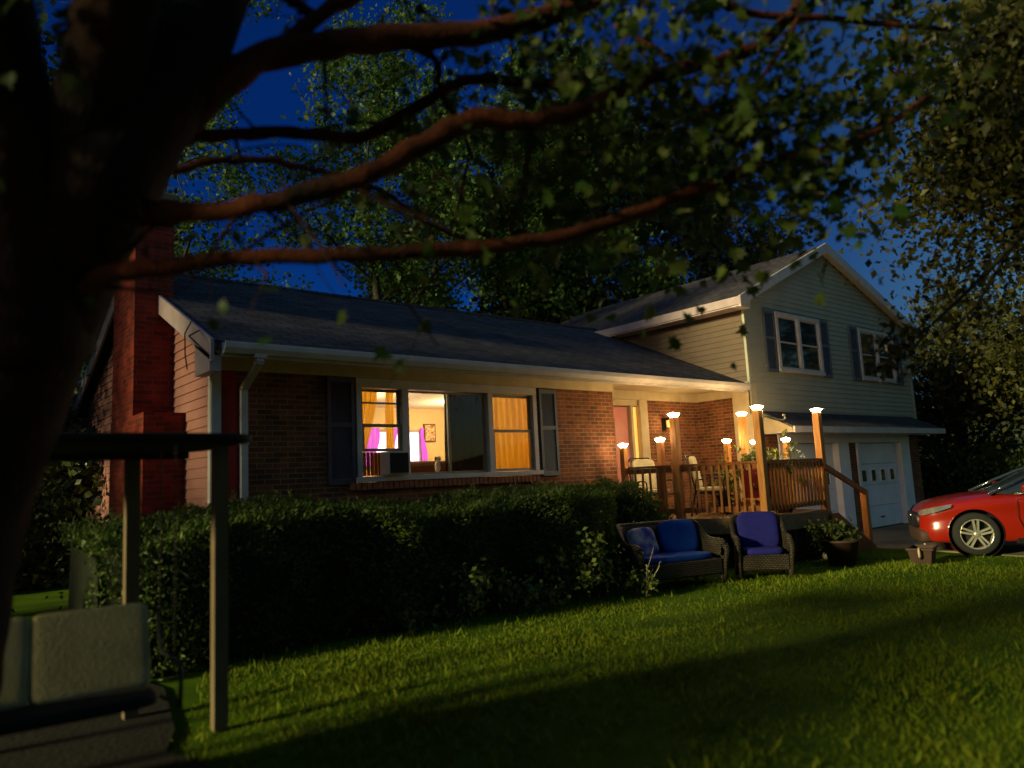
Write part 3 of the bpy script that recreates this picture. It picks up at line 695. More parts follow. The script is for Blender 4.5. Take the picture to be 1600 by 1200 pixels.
# patio chairs
def patio_chair(x,y,rz_,label):
    t=thing('patio_chair',label,'chair',(x,y,DZ),rz_,'cream patio chairs on the deck')
    m=MB(); m.pillow((0,0,.46),(.5,.5,.09),.35); m.build('seat_cushion','cushion_cream',t,local=True)
    m=MB(); m.pillow((0,.25,.78),(.5,.09,.58),.35,rx=-.18); m.build('back_cushion','cushion_cream',t,local=True)
    for sx in (-1,1):
        m=MB(); m.tube([(sx*.29,-.26,0),(sx*.29,-.25,.62),(sx*.29,-.18,.66),(sx*.29,.22,.64),(sx*.28,.24,.45),(sx*.28,.34,0)],.014,8); m.build('leg','black_metal',t,local=True)
    m=MB(); m.tube([(-.28,.22,.42),(-.28,.37,1.02),(-.2,.40,1.09),(.2,.40,1.09),(.28,.37,1.02),(.28,.22,.42)],.014,8)
    m.box(-.28,.28,-.26,.26,.39,.41); m.build('frame','black_metal',t,local=True)
patio_chair(11.45,8.15,.5,'cream cushioned patio chair behind the centre railing left of the red planter')
patio_chair(10.92,9.05,-.3,'cream cushioned patio chair by the front door behind the left railing')
t=thing('patio_table','round dark metal patio table beside the brick wall on the deck','table',(12.05,8.55,DZ))
m=MB(); m.lathe([(0,.70),(.36,.70),(.38,.715),(.36,.73),(0,.73)],(0,0,0),28); m.build('tabletop','black_metal',t,local=True)
m=MB(); m.tube([(0,0,.03),(0,0,.7)],.025,8); m.build('pedestal','black_metal',t,local=True)
m=MB()
for a in range(3): m.tube([(0,0,.2),(.2*math.cos(a*2.1),.2*math.sin(a*2.1),.05),(.3*math.cos(a*2.1),.3*math.sin(a*2.1),0)],.014,6)
m.build('feet','black_metal',t,local=True)
# plants
def potplant(name,label,x,y,z,potm,r,h,n,spread,hgt,leafm='leaf_bush',flowers=0,group=None,square=False,ls=.075):
    t=thing(name,label,'potted plant',(x,y,z),0,group)
    m=MB()
    if square:
        V=[(sx*r*.75,sy*r*.75,0) for sx,sy in ((-1,-1),(1,-1),(1,1),(-1,1))]+[(sx*r,sy*r,h) for sx,sy in ((-1,-1),(1,-1),(1,1),(-1,1))]
        m.add(V,[(0,1,5,4),(1,2,6,5),(2,3,7,6),(3,0,4,7),(3,2,1,0)]); m.box(-r-.015,r+.015,-r-.015,r+.015,h-.04,h)
    else: m.lathe([(0,0),(r*.7,0),(r,h*.92),(r*1.08,h*.92),(r*1.08,h),(r*.92,h),(r*.9,h*.88),(0,h*.88)],(0,0,0),24)
    m.build('pot',potm,t,local=True)
    m=MB(); tips=[]
    for k in range(n):
        a=random.uniform(0,2*PI); grow(m,(random.uniform(-.4,.4)*r,random.uniform(-.4,.4)*r,h*.88),(spread*math.cos(a),spread*math.sin(a),1),hgt*random.uniform(.6,1),.006,1,tips,.6,4,.02,(1,3),.002,4)
    m.build('stem','leaf_mid',t,local=True)
    T=np.array(tips); P_=T[rng.integers(0,len(T),n*26)]+rng.normal(size=(n*26,3))*.03; leaves('foliage',P_,ls,leafm,t)
    if flowers:
        Q=T[rng.integers(0,len(T),flowers)]+rng.normal(size=(flowers,3))*.035; Q=np.repeat(Q,7,axis=0)+rng.normal(size=(flowers*7,3))*.008; leaves('blossom',Q,.036,'petal',t)
    return t
potplant('flower_pot','white flowering plant in a dark red square pot behind the railing',11.95,7.5,DZ+.28,'pot_red',.24,.52,13,.45,.42,flowers=44,square=True)
t=thing('plant_stand','small wooden stand under the red square pot','stand',(11.95,7.5,DZ)); m=MB(); m.box(-.22,.22,-.22,.22,.24,.28); m.build('top','wood',t,local=True)
for sx in (-1,1):
    for sy in (-1,1): m=MB(); m.box(sx*.18-.02,sx*.18+.02,sy*.18-.02,sy*.18+.02,0,.24); m.build('leg','wood',t,local=True)
potplant('flower_pot','white flowering plant in a pot just right of the front corner post',12.15,7.15,DZ,'pot_dark',.17,.40,14,.45,.75,flowers=48)
potplant('flower_pot','bright green leafy plant by the short post and garage door',12.75,7.45,DZ,'terracotta',.15,.36,10,.35,.75,flowers=16)
potplant('fern_pot','ferny green plant in a pot between the chair and the tall rear post',11.85,8.15,DZ,'pot_dark',.15,.34,12,.4,.62)
# ground-level pots
potplant('shrub_pot','dark reddish pot with a low shrub right of the blue armchair',11.75,6.0,0,'pot_dark',.27,.42,26,.9,.30,'leaf_dark')
t=thing('trough_planter','dark trough planter with curled handle at the lawn edge before the garage','planter',(12.55,5.1,0),.25)
m=MB(); V=[(sx*.24,sy*.13,0.01) for sx,sy in ((-1,-1),(1,-1),(1,1),(-1,1))]+[(sx*.31,sy*.17,.26) for sx,sy in ((-1,-1),(1,-1),(1,1),(-1,1))]
m.add(V,[(0,1,5,4),(1,2,6,5),(2,3,7,6),(3,0,4,7),(3,2,1,0)]); m.box(-.27,.27,-.13,.13,.18,.22)
m.build('box','pot_dark',t,local=True); m=MB(); m.box(-.33,.33,-.19,-.16,.24,.27); m.box(-.33,.33,.16,.19,.24,.27); m.box(-.33,-.30,-.16,.16,.24,.27); m.box(.30,.33,-.16,.16,.24,.27); m.build('rim','pot_dark',t,local=True)
for sx in (-1,1): m=MB(); m.tube([(sx*.30,0,.12),(sx*.36,0,.16),(sx*.38,0,.24),(sx*.33,0,.28)],.016,8); m.build('handle','cushion_cream',t,local=True)
# rocks under deck corner
for i,(x,y,s) in enumerate(((12.55,6.62,.16),(12.95,6.6,.13),(13.2,6.65,.10))):
    m=MB(); m.pillow((0,0,s*.45),(s*2,s*1.5,s),.8,n=12,rz=i); o=m.build('garden_stone','stone',None,True,['large pale garden stone below the right deck post','mid sized pale garden stone between two others by the deck','smallest pale garden stone nearest the deck steps'][i],'stone','pale stones by the deck'); o.location=(x,y,0)
# dark shrub before deck skirting
def shrub(name,label,x,y,rx,ry,h,n,ls,mat,cat='shrub',group=None,tmpl=DIAMOND,stems=7):
    t=thing(name,label,cat,(x,y,0),0,group); m=MB(); tips=[]
    for k in range(stems):
        a=random.uniform(0,2*PI); q=random.uniform(0,.5); grow(m,(q*rx*math.cos(a),q*ry*math.sin(a),0),(.5*math.cos(a)*rx,.5*math.sin(a)*ry,h*.9),h*.55,.015,2,tips,.55,3,.05)
    m.build('stem','bark_far',t,local=True)
    T=np.array(tips); P_=T[rng.integers(0,len(T),n)]+rng.normal(size=(n,3))*.10*max(h,.5)
    P_[:,0]=np.clip(P_[:,0],-rx*1.2,rx*1.2); P_[:,1]=np.clip(P_[:,1],-ry*1.2,ry*1.2); P_[:,2]=np.clip(np.abs(P_[:,2]),.02,h*1.15)
    leaves('foliage',P_,ls,mat,t,tmpl=tmpl); return t
shrub('dark_shrub','low dark shrub under the right corner of the deck',12.35,6.45,.6,.3,.62,2600,.06,'leaf_dark')

# ------------------------------------------------------------------ wicker furniture
def wicker_seat(name,label,cat,x,y,rz_,W_,Dp,hb,ha,cush):
    t=thing(name,label,cat,(x,y,0),rz_)
    # shell following a U plan; local -Y is the front
    N_=40; pts=[]
    hw=W_/2; hd=Dp/2; rc=.16
    plan=[(-hw,-hd),(-hw,hd-rc)]+[(-hw+rc-rc*math.cos(a),hd-rc+rc*math.sin(a)) for a in [PI/2*i/6 for i in range(1,7)]]+[(hw-rc+rc*math.sin(a),hd-rc+rc*math.cos(a)) for a in [PI/2*i/6 for i in range(0,7)]]+[(hw,-hd)]
    # resample
    seg=[0]
    for a,b_ in zip(plan[:-1],plan[1:]): seg.append(seg[-1]+math.hypot(b_[0]-a[0],b_[1]-a[1]))
    def at(s):
        for i in range(len(seg)-1):
            if s<=seg[i+1]+1e-9:
                f=(s-seg[i])/max(1e-9,seg[i+1]-seg[i]); return (plan[i][0]+(plan[i+1][0]-plan[i][0])*f, plan[i][1]+(plan[i+1][1]-plan[i][1])*f)
    S=seg[-1]; P_=[]
    for i in range(N_+1):
        s=S*i/N_; px,py=at(s); d=min(s,S-s)/Dp   # 0 at the front of an arm
        k=max(0,min(1,(d-.45)/.55)); k=k*k*(3-2*k); top=ha+(hb-ha)*k
        if d<.12: top-=.05*(1-d/.12)
        P_.append((px,py,top))
    m=MB(); V=[];F=[]
    for px,py,top in P_:
        out=(px/hw if abs(px)>hw*.9 else 0, py/hd if py>0 else 0)
        V+= [(px*.96,py,.16),(px*1.0,py,.40),(px*1.03,py*1.02+ (0.05 if py>0 else 0),top)]
        V+= [(px*.93,py*.96,top),(px*.90,py*.94,.40)]
    for i in range(N_):
        a=i*5
        for c_ in range(4): F.append((a+c_,a+5+c_,a+6+c_,a+1+c_))
    m.add(V,F,0,True); m.build('shell','wicker',t,local=True)
    m=MB(); m.tube([(p[0]*1.0,p[1]*1.0+(.03 if p[1]>0 else 0),p[2]) for p in P_],.042,10); 
    for sx in (-1,1):
        m.tube([(sx*hw,-hd,ha-.05),(sx*hw*1.02,-hd-.03,ha-.15),(sx*hw*.99,-hd,.3),(sx*hw*.97,-hd+.02,.05)],[.045,.042,.034,.026],8)
    m.build('rolled_rim','wicker',t,local=True)
    m=MB(); m.box(-hw*.92,hw*.92,-hd,hd*.9,.14,.36,0,.02); m.build('seat_base','wicker',t,local=True)
    for sx in (-1,1):
        for sy in (-1,1): m=MB(); m.tube([(sx*hw*.9,sy*hd*.85,.2),(sx*hw*.93,sy*hd*.92,0)],[.03,.022],8); m.build('leg','wicker',t,local=True)
    for c_ in cush:
        nm,c0,dims,rx,rz2,mt,lb=c_; m=MB(); m.pillow(c0,dims,.42,rx,rz2,n=32); o=m.build(nm,mt,t,local=True,label=lb)
    return t
wicker_seat('wicker_loveseat','weathered wicker loveseat with bright blue cushions on the lawn by the hedge','loveseat',8.78,7.05,-.30,1.42,.70,.86,.60,
  [('seat_cushion',(0,-.04,.40),(1.16,.56,.11),0,0,'blue',None),('back_cushion',(.30,.20,.66),(.60,.17,.50),-.28,-.06,'blue',None),('throw_pillow',(-.36,.13,.63),(.52,.16,.42),-.35,.35,'throw','blue and pale grey patterned pillow')])
wicker_seat('wicker_armchair','wicker armchair with dark navy blue back cushion beside the deck','armchair',10.08,6.38,-.85,.74,.64,.88,.60,
  [('seat_cushion',(0,-.04,.40),(.58,.54,.11),0,0,'navy',None),('back_cushion',(0,.16,.68),(.60,.16,.56),-.2,0,'navy',None)])

# ------------------------------------------------------------------ hedge
def hedge():
    t=thing('yew_hedge','long dark clipped yew hedge below the picture window','hedge',(5,8,0))
    # inner core of woody stems
    m=MB()
    for k in range(70):
        x=random.uniform(1.7,9.0); y=random.uniform(7.9,8.8); m.tube([(x,y,0),(x+random.uniform(-.1,.1),y+random.uniform(-.1,.1),.6),(x+random.uniform(-.25,.25),y+random.uniform(-.2,.2),1.15)],[.02,.014,.006],5)
    m.build('stem','bark_far',t)
    def front(x): return 7.42+.10*np.sin(x*2.3)+.07*np.sin(x*5.1+1)+np.where(x>7.6,(x-7.6)*.40,0)
    def top(x,y): return 1.27+.07*np.sin(x*1.7+2)+.05*np.sin(x*4.3)*np.cos(y*3)+.13*(y-7.4)/1.6+np.where(x>7.6,.06*(x-7.6),0)
    # lumpy dark core
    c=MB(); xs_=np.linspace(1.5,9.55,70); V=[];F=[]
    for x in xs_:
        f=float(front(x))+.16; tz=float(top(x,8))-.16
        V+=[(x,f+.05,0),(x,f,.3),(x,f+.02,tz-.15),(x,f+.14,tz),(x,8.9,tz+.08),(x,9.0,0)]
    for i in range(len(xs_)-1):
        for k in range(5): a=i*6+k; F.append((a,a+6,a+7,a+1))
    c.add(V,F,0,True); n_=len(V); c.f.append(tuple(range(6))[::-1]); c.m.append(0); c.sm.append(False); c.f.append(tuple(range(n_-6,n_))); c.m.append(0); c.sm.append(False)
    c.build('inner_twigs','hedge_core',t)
    n=42000; x=rng.uniform(1.4,9.6,n); u=rng.uniform(0,1,n)
    y=front(x)+u*1.6; z=top(x,y); off=np.abs(rng.normal(size=n))*.07; puff=.05*np.sin(x*9)*np.sin(y*11)
    top_=np.stack([x,y,z-off+puff+.03],1); dt=np.tile([.15,-.35,.75],(n,1))
    keep=y<9.1; top_=top_[keep]; dt=dt[keep]
    n2=24000; x=rng.uniform(1.4,9.6,n2); z=rng.uniform(.02,1,n2); f=front(x); tz=top(x,f)
    fr=np.stack([x,f+np.abs(rng.normal(size=n2))*.09-.02+.05*np.sin(x*8)*np.sin(z*9),z*tz],1); df=np.tile([0,-.8,.25],(n2,1))
    # long soft shoots above the top
    n3=2600; x=rng.uniform(1.4,9.6,n3); y=front(x)+rng.uniform(0,1.5,n3); k=rng.integers(0,9,n3)
    sx=(x*2.2).round()/2.2+rng.normal(size=n3)*.02
    P_=np.concatenate([top_,fr]); D_=np.concatenate([dt,df]); P_[:,1]-=0
    base=(5,8,0); o=leaves('foliage',P_-np.array(base),.062,'leaf_hedge',t,dirs=D_,jit=.5,tmpl=NEEDLE)
    # feathery sprays
    S=[];SD=[]
    for k in range(520):
        x=random.uniform(1.5,9.5); y=float(front(x))+random.uniform(.05,1.5)
        if y>9.1: continue
        z=float(top(x,y)); d=Vector((random.gauss(0,.6),random.gauss(-.2,.5),random.uniform(.3,1))).normalized(); l=random.uniform(.10,.24)
        side=d.cross(Vector((0,0,1))).normalized()
        for j in range(14):
            q=Vector((x,y,z-.03))+d*l*j/14
            for sg in (-1,1): S.append(tuple(q)); SD.append(tuple((side*sg+d*.8)))
    S=np.array(S);SD=np.array(SD); leaves('shoot',S-np.array(base),.05,'leaf_hedge',t,dirs=SD,jit=.1,tmpl=NEEDLE)
    return t
NEEDLE=(np.array([[0,0,0],[.14,.4,.03],[0,1,0],[-.14,.4,.03]]),np.array([[0,1,2],[0,2,3]]))
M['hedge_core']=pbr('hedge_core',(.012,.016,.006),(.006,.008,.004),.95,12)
hedge()
# juniper at the deck end of the hedge
t=thing('juniper_bush','feathery green juniper bush at the deck end of the hedge','bush',(9.35,8.15,0))
S=[];SD=[]; m=MB()
for k in range(420):
    a=random.uniform(0,2*PI); el=random.uniform(.0,1.35); d=Vector((math.cos(a)*math.cos(el)*.9,math.sin(a)*math.cos(el)*.75,math.sin(el)*1.35)); R_=random.uniform(.75,1.0)
    q0=Vector((0,0,.25))+d*R_*.55; l=random.uniform(.25,.42); side=d.cross(Vector((random.gauss(0,.3),random.gauss(0,.3),1))).normalized()
    if k<60: m.tube([(0,0,0),tuple(q0*.5),tuple(q0)],[.02,.012,.005],4)
    for j in range(22):
        q=q0+d*l*j/22*1.1+Vector((0,0,-.06*(j/22)**2))
        for sg in (-1,1): S.append(tuple(q)); SD.append(tuple(side*sg+d*.9))
m.build('stem','bark_far',t,local=True); leaves('foliage',np.array(S),.07,'leaf_hedge',t,dirs=np.array(SD),jit=.25,tmpl=NEEDLE)
# leafy weeds in front of hedge
for i,(x,y,h,w_,lb) in enumerate(((5.15,7.22,.75,.35,'leafy green shoot in front of the hedge, leftmost of the row'),(5.9,7.2,.5,.3,'low leafy sprig second from left before the hedge'),(6.9,7.15,.8,.4,'tall yellow green weed cluster in front of the hedge centre'),(7.5,7.25,1.0,.4,'tallest leafy weed cluster just left of the loveseat'),(4.55,7.25,.28,.2,'tiny pale green seedling at the foot of the hedge'),(6.35,7.15,.35,.25,'small round leafed weed before the hedge centre'),(7.95,6.85,.35,.3,'low green weed by the left foot of the loveseat'))):
    shrub('leafy_weed',lb,x,y,w_,w_*.6,h,int(240*h+60),.075,'leaf_bush','weed','leafy weeds in front of the hedge',stems=4)
# bare twigs beside loveseat
t=thing('bare_twig','pale bare forked twig standing left of the loveseat','twig',(7.85,6.75,0)); m=MB(); tips=[]
for k in range(3): grow(m,(0,0,0),(random.uniform(-.3,.3),random.uniform(-.2,.2),1),.42,.008,1,tips,.5,5,.05,(1,2),.003,5)
m.build('stem','cushion_cream',t,local=True)

# ------------------------------------------------------------------ swing
SW=thing('canopy_swing','tan metal patio swing with pale olive seat cushions and dark canopy','swing',(1.0,5.4,0))
for k,(x,y,xt,yt) in enumerate(((1.86,5.52,1.80,5.34),(1.47,6.28,1.42,6.12),(-.35,5.52,-.30,5.34),(-.35,6.28,-.30,6.12))):
    m=MB(); m.bar((x,y,0),(xt,yt,1.96),.095,.08,up=(0,1,0)); m.build('post','swing_post',SW)
m=MB(); m.pillow((.72,5.72,1.985),(2.55,1.35,.07),.25,n=32); m.build('canopy','dark',SW)
m=MB(); m.bar((-.35,5.72,1.9),(1.7,5.72,1.9),.05); m.build('crossbar','black_metal',SW)
def oc(c,dims,rx,name,rzz=0):
    m=MB(); m.pillow(c,dims,.16,rx,rzz,n=48); return m.build(name,'swing_cloth',SW)
oc((.985,5.13,.72),(.615,.10,.50),-.34,'back_cushion',-.10); oc((.372,5.19,.72),(.615,.10,.50),-.34,'back_cushion',-.10); oc((-.24,5.25,.72),(.615,.10,.50),-.34,'back_cushion',-.10)
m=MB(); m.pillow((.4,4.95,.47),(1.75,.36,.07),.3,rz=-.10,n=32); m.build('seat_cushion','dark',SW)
for x,y in ((1.34,5.0),(-.52,5.2)):
    m=MB(); m.tube([(x,y,.42),(x,y-.38,.44),(x,y-.4,.66),(x,y,.68),(x,y+.1,.9)],.013,8); m.build('arm_frame','black_metal',SW)
for x,y in ((1.40,4.95),(1.42,5.35),(-.5,5.1)): 
    m=MB(); z=.66
    while z<1.9:
        m.tube([(x+.008,y,z),(x-.008,y+.003,z+.02),(x+.008,y,z+.04)],.004,4); z+=.036
    m.build('chain','black_metal',SW)

# ------------------------------------------------------------------ foreground maple
BR={
'b1':[(0.74,3.96,3.00,0.094),(1.06,3.63,2.96,0.052),(1.32,3.40,2.98,0.049),(1.50,3.31,3.04,0.052),(1.74,3.16,3.12,0.051),(1.98,3.06,3.28,0.055),(2.28,2.90,3.48,0.058),(2.57,2.78,3.50,0.051),(2.97,2.68,3.67,0.049),(3.43,2.52,3.94,0.045),(3.97,2.29,4.15,0.039),(4.29,2.09,4.51,0.032),(4.61,1.98,5.12,0.025)],
'b2':[(0.62,4.00,2.55,0.076),(0.70,3.86,2.62,0.051),(0.95,3.64,2.68,0.042),(1.33,3.44,2.73,0.039),(1.75,3.21,2.75,0.038),(2.21,3.08,2.81,0.040),(2.72,2.89,2.90,0.040),(3.16,2.76,3.06,0.039),(3.60,2.62,3.25,0.035),(4.18,2.35,3.50,0.030),(4.83,2.03,3.72,0.025),(5.25,1.76,4.02,0.017)],
'b3':[(0.92,3.79,3.42,0.159),(1.19,3.66,3.65,0.098),(1.44,3.55,3.86,0.077),(1.74,3.41,3.97,0.075),(2.00,3.31,4.04,0.074),(2.57,3.07,4.17,0.066),(3.07,2.87,4.42,0.058),(3.51,2.71,4.72,0.048),(4.03,2.46,5.16,0.038)],
'b4':[(1.03,3.97,3.43,0.050),(1.26,3.89,3.51,0.038),(1.56,3.76,3.56,0.035),(2.01,3.64,3.61,0.037),(2.28,3.51,3.79,0.036),(2.65,3.42,4.06,0.035),(3.08,3.31,4.13,0.033),(3.57,3.16,4.12,0.028),(4.07,3.03,3.98,0.020)],
'b5':[(1.09,4.32,3.41,0.025),(1.36,4.20,3.50,0.022),(1.65,4.08,3.54,0.021),(1.93,3.98,3.50,0.017),(2.33,3.92,3.44,0.016),(2.58,3.87,3.28,0.014),(2.96,3.83,3.21,0.011)],
'b6':[(3.07,2.87,4.42,0.031),(3.29,2.55,4.46,0.030),(3.80,2.37,4.47,0.028),(4.04,2.31,4.44,0.024),(4.64,2.06,4.50,0.023),(5.06,1.83,4.50,0.019),(5.43,1.65,4.51,0.015)],
'b7':[(1.44,3.55,3.86,0.043),(1.73,3.38,4.16,0.041),(2.08,3.30,4.45,0.036)],
'b8':[(2.16,3.30,4.06,0.025),(2.33,3.30,4.02,0.022),(2.42,3.38,3.87,0.017),(2.61,3.40,3.57,0.012),(2.60,3.63,3.07,0.008)],
'b9':[(2.57,2.78,3.50,0.017),(2.70,2.96,3.38,0.014),(2.77,3.22,3.04,0.009)],
'b10':[(1.68,3.44,4.10,0.031),(1.55,3.64,4.31,0.028),(1.42,3.84,4.57,0.022)],
'b11':[(4.38,2.15,4.47,0.016),(4.33,2.37,4.19,0.015),(4.20,2.66,3.91,0.013),(4.17,2.87,3.62,0.009)],
'b12':[(3.25,2.74,4.29,0.013),(3.58,2.62,4.14,0.012),(3.85,2.56,3.86,0.010),(4.19,2.42,3.77,0.006)],
'b13':[(5.23,1.81,4.55,0.013),(5.28,1.95,4.26,0.011),(5.22,2.18,3.96,0.009),(5.12,2.43,3.83,0.007)],
}
trunk=[(0.10,4.98,-.05,0.42),(0.15,4.89,0.2,0.34),(0.22,4.68,0.9,0.29),(0.30,4.50,1.58,0.27),(0.46,4.27,2.18,0.256),(0.60,4.06,2.72,0.262),(0.76,3.83,3.20,0.262),(1.01,3.68,3.70,0.206),(1.21,3.54,4.29,0.163),(1.37,3.53,5.07,0.137),(1.45,3.5,6.2,.11),(1.4,3.6,7.5,.06)]
MT=thing('maple_tree','huge dark leaning maple with long branches sweeping across the view at left','tree',(0.10,4.98,0))
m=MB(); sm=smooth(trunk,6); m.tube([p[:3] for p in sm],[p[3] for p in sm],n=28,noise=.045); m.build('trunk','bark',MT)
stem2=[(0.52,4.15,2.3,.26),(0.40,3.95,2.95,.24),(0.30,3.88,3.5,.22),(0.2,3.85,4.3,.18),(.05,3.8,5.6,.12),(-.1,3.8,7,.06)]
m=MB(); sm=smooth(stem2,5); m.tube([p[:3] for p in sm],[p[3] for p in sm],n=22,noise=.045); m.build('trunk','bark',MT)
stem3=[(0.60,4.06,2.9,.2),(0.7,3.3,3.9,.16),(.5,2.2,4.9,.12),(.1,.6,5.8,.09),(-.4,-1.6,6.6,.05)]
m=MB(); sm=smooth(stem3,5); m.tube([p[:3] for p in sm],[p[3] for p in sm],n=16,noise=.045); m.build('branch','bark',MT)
tips=[]; tw=MB(); twn=0
for k,pts in BR.items():
    sm=smooth(pts,5); m=MB()
    P_=[np.array([p[0]+random.gauss(0,.006),p[1]+random.gauss(0,.006),p[2]+random.gauss(0,.006)]) for p in sm]
    m.tube(P_,[max(.004,p[3]*random.uniform(.90,1.10)) for p in sm],n=12,noise=.05); m.build('branch','bark_branch',MT)
    for i,p in enumerate(sm[3:],3):
        if random.random()<(.30 if k in('b1','b2','b3','b4','b6') else .5):
            d=Vector((random.gauss(.2,.6),random.gauss(.1,.6),random.gauss(.0,.6))).normalized()
            grow(tw,p[:3],d,random.uniform(.3,.65),min(.012,p[3]*.35),1,tips,.6,4,.0,(1,3),.0025,4)
tw.build('twig','bark',MT)
T=np.array(tips); wgt=np.clip((T[:,0]-1.9)/1.6,.06,1); wgt/=wgt.sum()
pk=T[rng.choice(len(T),1300,p=wgt)]+rng.normal(size=(1300,3))*.07
leaves('crown',pk-np.array([0.10,4.98,0]),.095,'leaf_maple',MT,tmpl=MAPLE,droop=.8)
# big leaf masses hanging over the centre of the view
cent=np.array([(3.3,2.6,4.0),(3.7,2.6,3.75),(4.1,2.4,3.9),(4.4,2.4,3.5),(3.9,2.8,3.4),(3.1,2.9,3.65),(3.4,3.0,3.2),(4.6,2.2,4.1),(4.9,2.2,3.8),(3.0,3.0,4.3),(4.2,2.7,3.15),(3.7,3.1,4.1),(4.8,2.5,3.4),(3.3,3.2,3.7)])
pk=cent[rng.integers(0,len(cent),950)]+rng.normal(size=(950,3))*np.array([.36,.32,.28])
leaves('crown',pk-np.array([0.10,4.98,0]),.10,'leaf_maple',MT,tmpl=MAPLE,droop=.9)

pk=cent[rng.integers(0,len(cent),1600)]+rng.normal(size=(1600,3))*np.array([.45,.4,.32]); pk=pk[pk[:,2]>3.25+.12*(pk[:,0]-3)]
leaves('crown',pk-np.array([0.10,4.98,0]),.055,'leaf_maple',MT,tmpl=MAPLE,droop=.7)
# unseen crown leaves added over the viewer to darken the foreground
cent=np.array([(x,y,5.2+.5*math.sin(x*2+y)+.25*abs(y)) for x in (-4,-2.8,-1.6,-.4,.8,2.0,3.0) for y in (-4,-2.6,-1.2,.2,1.4)])
pk=cent[rng.integers(0,len(cent),6500)]+rng.normal(size=(6500,3))*np.array([.55,.55,.4])
leaves('crown',pk-np.array([0.10,4.98,0]),.17,'leaf_maple',MT,tmpl=MAPLE,droop=.8)
cent=np.array([(.1,3.9,3.6),(-.1,3.9,3.1),(.25,3.6,3.9),(.55,3.5,4.1),(-.2,4.2,2.6),(0,3.6,4.3)])
pk=cent[rng.integers(0,len(cent),500)]+rng.normal(size=(500,3))*.22
leaves('crown',pk-np.array([0.10,4.98,0]),.10,'leaf_maple',MT,tmpl=MAPLE,droop=.8)

# ------------------------------------------------------------------ other trees
def mass(root,cent,sig,n,size,mat):
    cent=np.array(cent,float); pk=cent[rng.integers(0,len(cent),n)]+rng.normal(size=(n,3))*np.array(sig)
    return leaves('crown',pk-np.array(root.location),size,mat,root,droop=.6)
gB='trees behind the house'
tree('deciduous_tree','tall thin tree directly behind the ridge of the main roof',18.7,17.8,17,.20,4.6,'leaf_mid',17000,.17,gB,.35,3,(-.5,0),11)
tree('deciduous_tree','slim tree just left of the tallest trunk behind the roof',17.4,18.6,15,.13,3.8,'leaf_mid',12000,.16,gB,.45,3,(.3,0),9)
tree('deciduous_tree','sparse wide tree in the blue sky behind the middle of the roof',11.5,19.5,15,.22,6.4,'leaf_mid',20000,.15,gB,.30,3,(-1,0),12)
tree('deciduous_tree','sparse tree behind the left end of the roof beside the chimney',5.5,21,14,.22,6.0,'leaf_mid',17000,.14,gB,.32,3,(0,0),12)
tree('deciduous_tree','open crowned tree behind the right half of the main roof',15.5,22.5,16,.2,5.8,'leaf_mid',20000,.19,gB,.25,3,(0,0),12)
tree('dense_tree','dense dark tree immediately behind the upper gable',23.5,19.5,17,.3,5.5,'leaf_dark',26000,.26,gB,.12,3,(0,0),18,dens=.5)
tree('dense_tree','broad dark tree behind the left slope of the upper roof',19.8,21,15,.3,5.2,'leaf_dark',24000,.25,gB,.10,3,(0,0),18,dens=.5)
tree('deciduous_tree','tall full tree rising between the roof and the dark gable trees',21.5,25,20,.3,6.0,'leaf_mid',24000,.24,gB,.2,3,(0,0),16,dens=.5)
tree('dense_tree','dark tree behind the right slope of the gable',28.5,19.5,15,.3,5.5,'leaf_dark',20000,.26,gB,.10,3,(0,0),16,dens=.5)
gR='dark trees at the right'
tree('shade_tree','tall brownish green tree arching in from the right edge',19.6,3.4,11,.28,4.6,'leaf_brown',20000,.13,gR,.28,3,(-1.6,.3),16)
rt_=tree('shade_tree','broad low crowned tree beyond the red car',27.5,9.5,6.3,.3,4.0,'leaf_brown',11000,.17,gR,.16,3,(0,0),16,dens=.4)
tree('shade_tree','dark tree furthest right beyond the driveway',28,3.5,12,.3,5.5,'leaf_brown',16000,.18,gR,.16,3,(0,0),16,dens=.4)
nt_=tree('shade_tree','near leafy tree overhanging the top right corner',10.2,1.2,7.4,.2,3.0,'leaf_brown',9000,.10,gR,.45,3,(-.8,1.0),14)
mass(rt_,[(24.5,9.4,2.9),(24.8,8.6,3.5),(23.6,7.4,3.6),(25,8,3.4),(24.6,8.2,3.9),(24.4,6.8,4.6),(24.4,6.4,4.2),(25.5,6,3.2),(23.2,6.2,4.9)],(.6,.6,.5),8000,.17,'leaf_brown')
m=MB(); 
for q in ([(9.6,1.9,4.6,.04),(8.6,2.3,3.7,.025),(7.6,2.6,3.0,.015),(6.75,2.75,2.55,.006)],[(8.6,2.3,3.7,.02),(8.9,2.8,3.2,.012),(8.5,3.0,2.9,.006)],[(9.6,1.9,4.6,.04),(8.6,2.4,4.7,.02),(7.6,2.7,4.6,.008)]):
    sm=smooth(q,5); m.tube([p[:3] for p in sm],[p[3] for p in sm],n=7)
m.build('branch','bark_far',nt_)
mass(nt_,[(6.75,2.75,2.66),(6.66,2.80,2.45),(6.72,2.76,2.52),(6.95,2.8,2.72),(7.15,2.75,2.8)],(.10,.10,.08),150,.085,'leaf_brown')
mass(nt_,[(8.6,2.9,3.6),(8.9,3.0,3.2),(8.3,2.9,4.0),(9.1,2.7,3.7)],(.35,.3,.3),900,.085,'leaf_brown')
mass(nt_,[(8.69,2.68,4.7),(9.3,2.3,4.2),(7.4,2.4,5.3),(7.0,1.6,4.9),(9.7,3.2,4.9),(9.2,2.4,5.6),(8.4,2.0,5.9),(9.6,2.2,4.9),(8.0,2.3,5.0),(10.2,3.0,5.4),(8.2,1.8,4.3)],(.36,.36,.28),7500,.10,'leaf_brown')
gL='trees at the left'
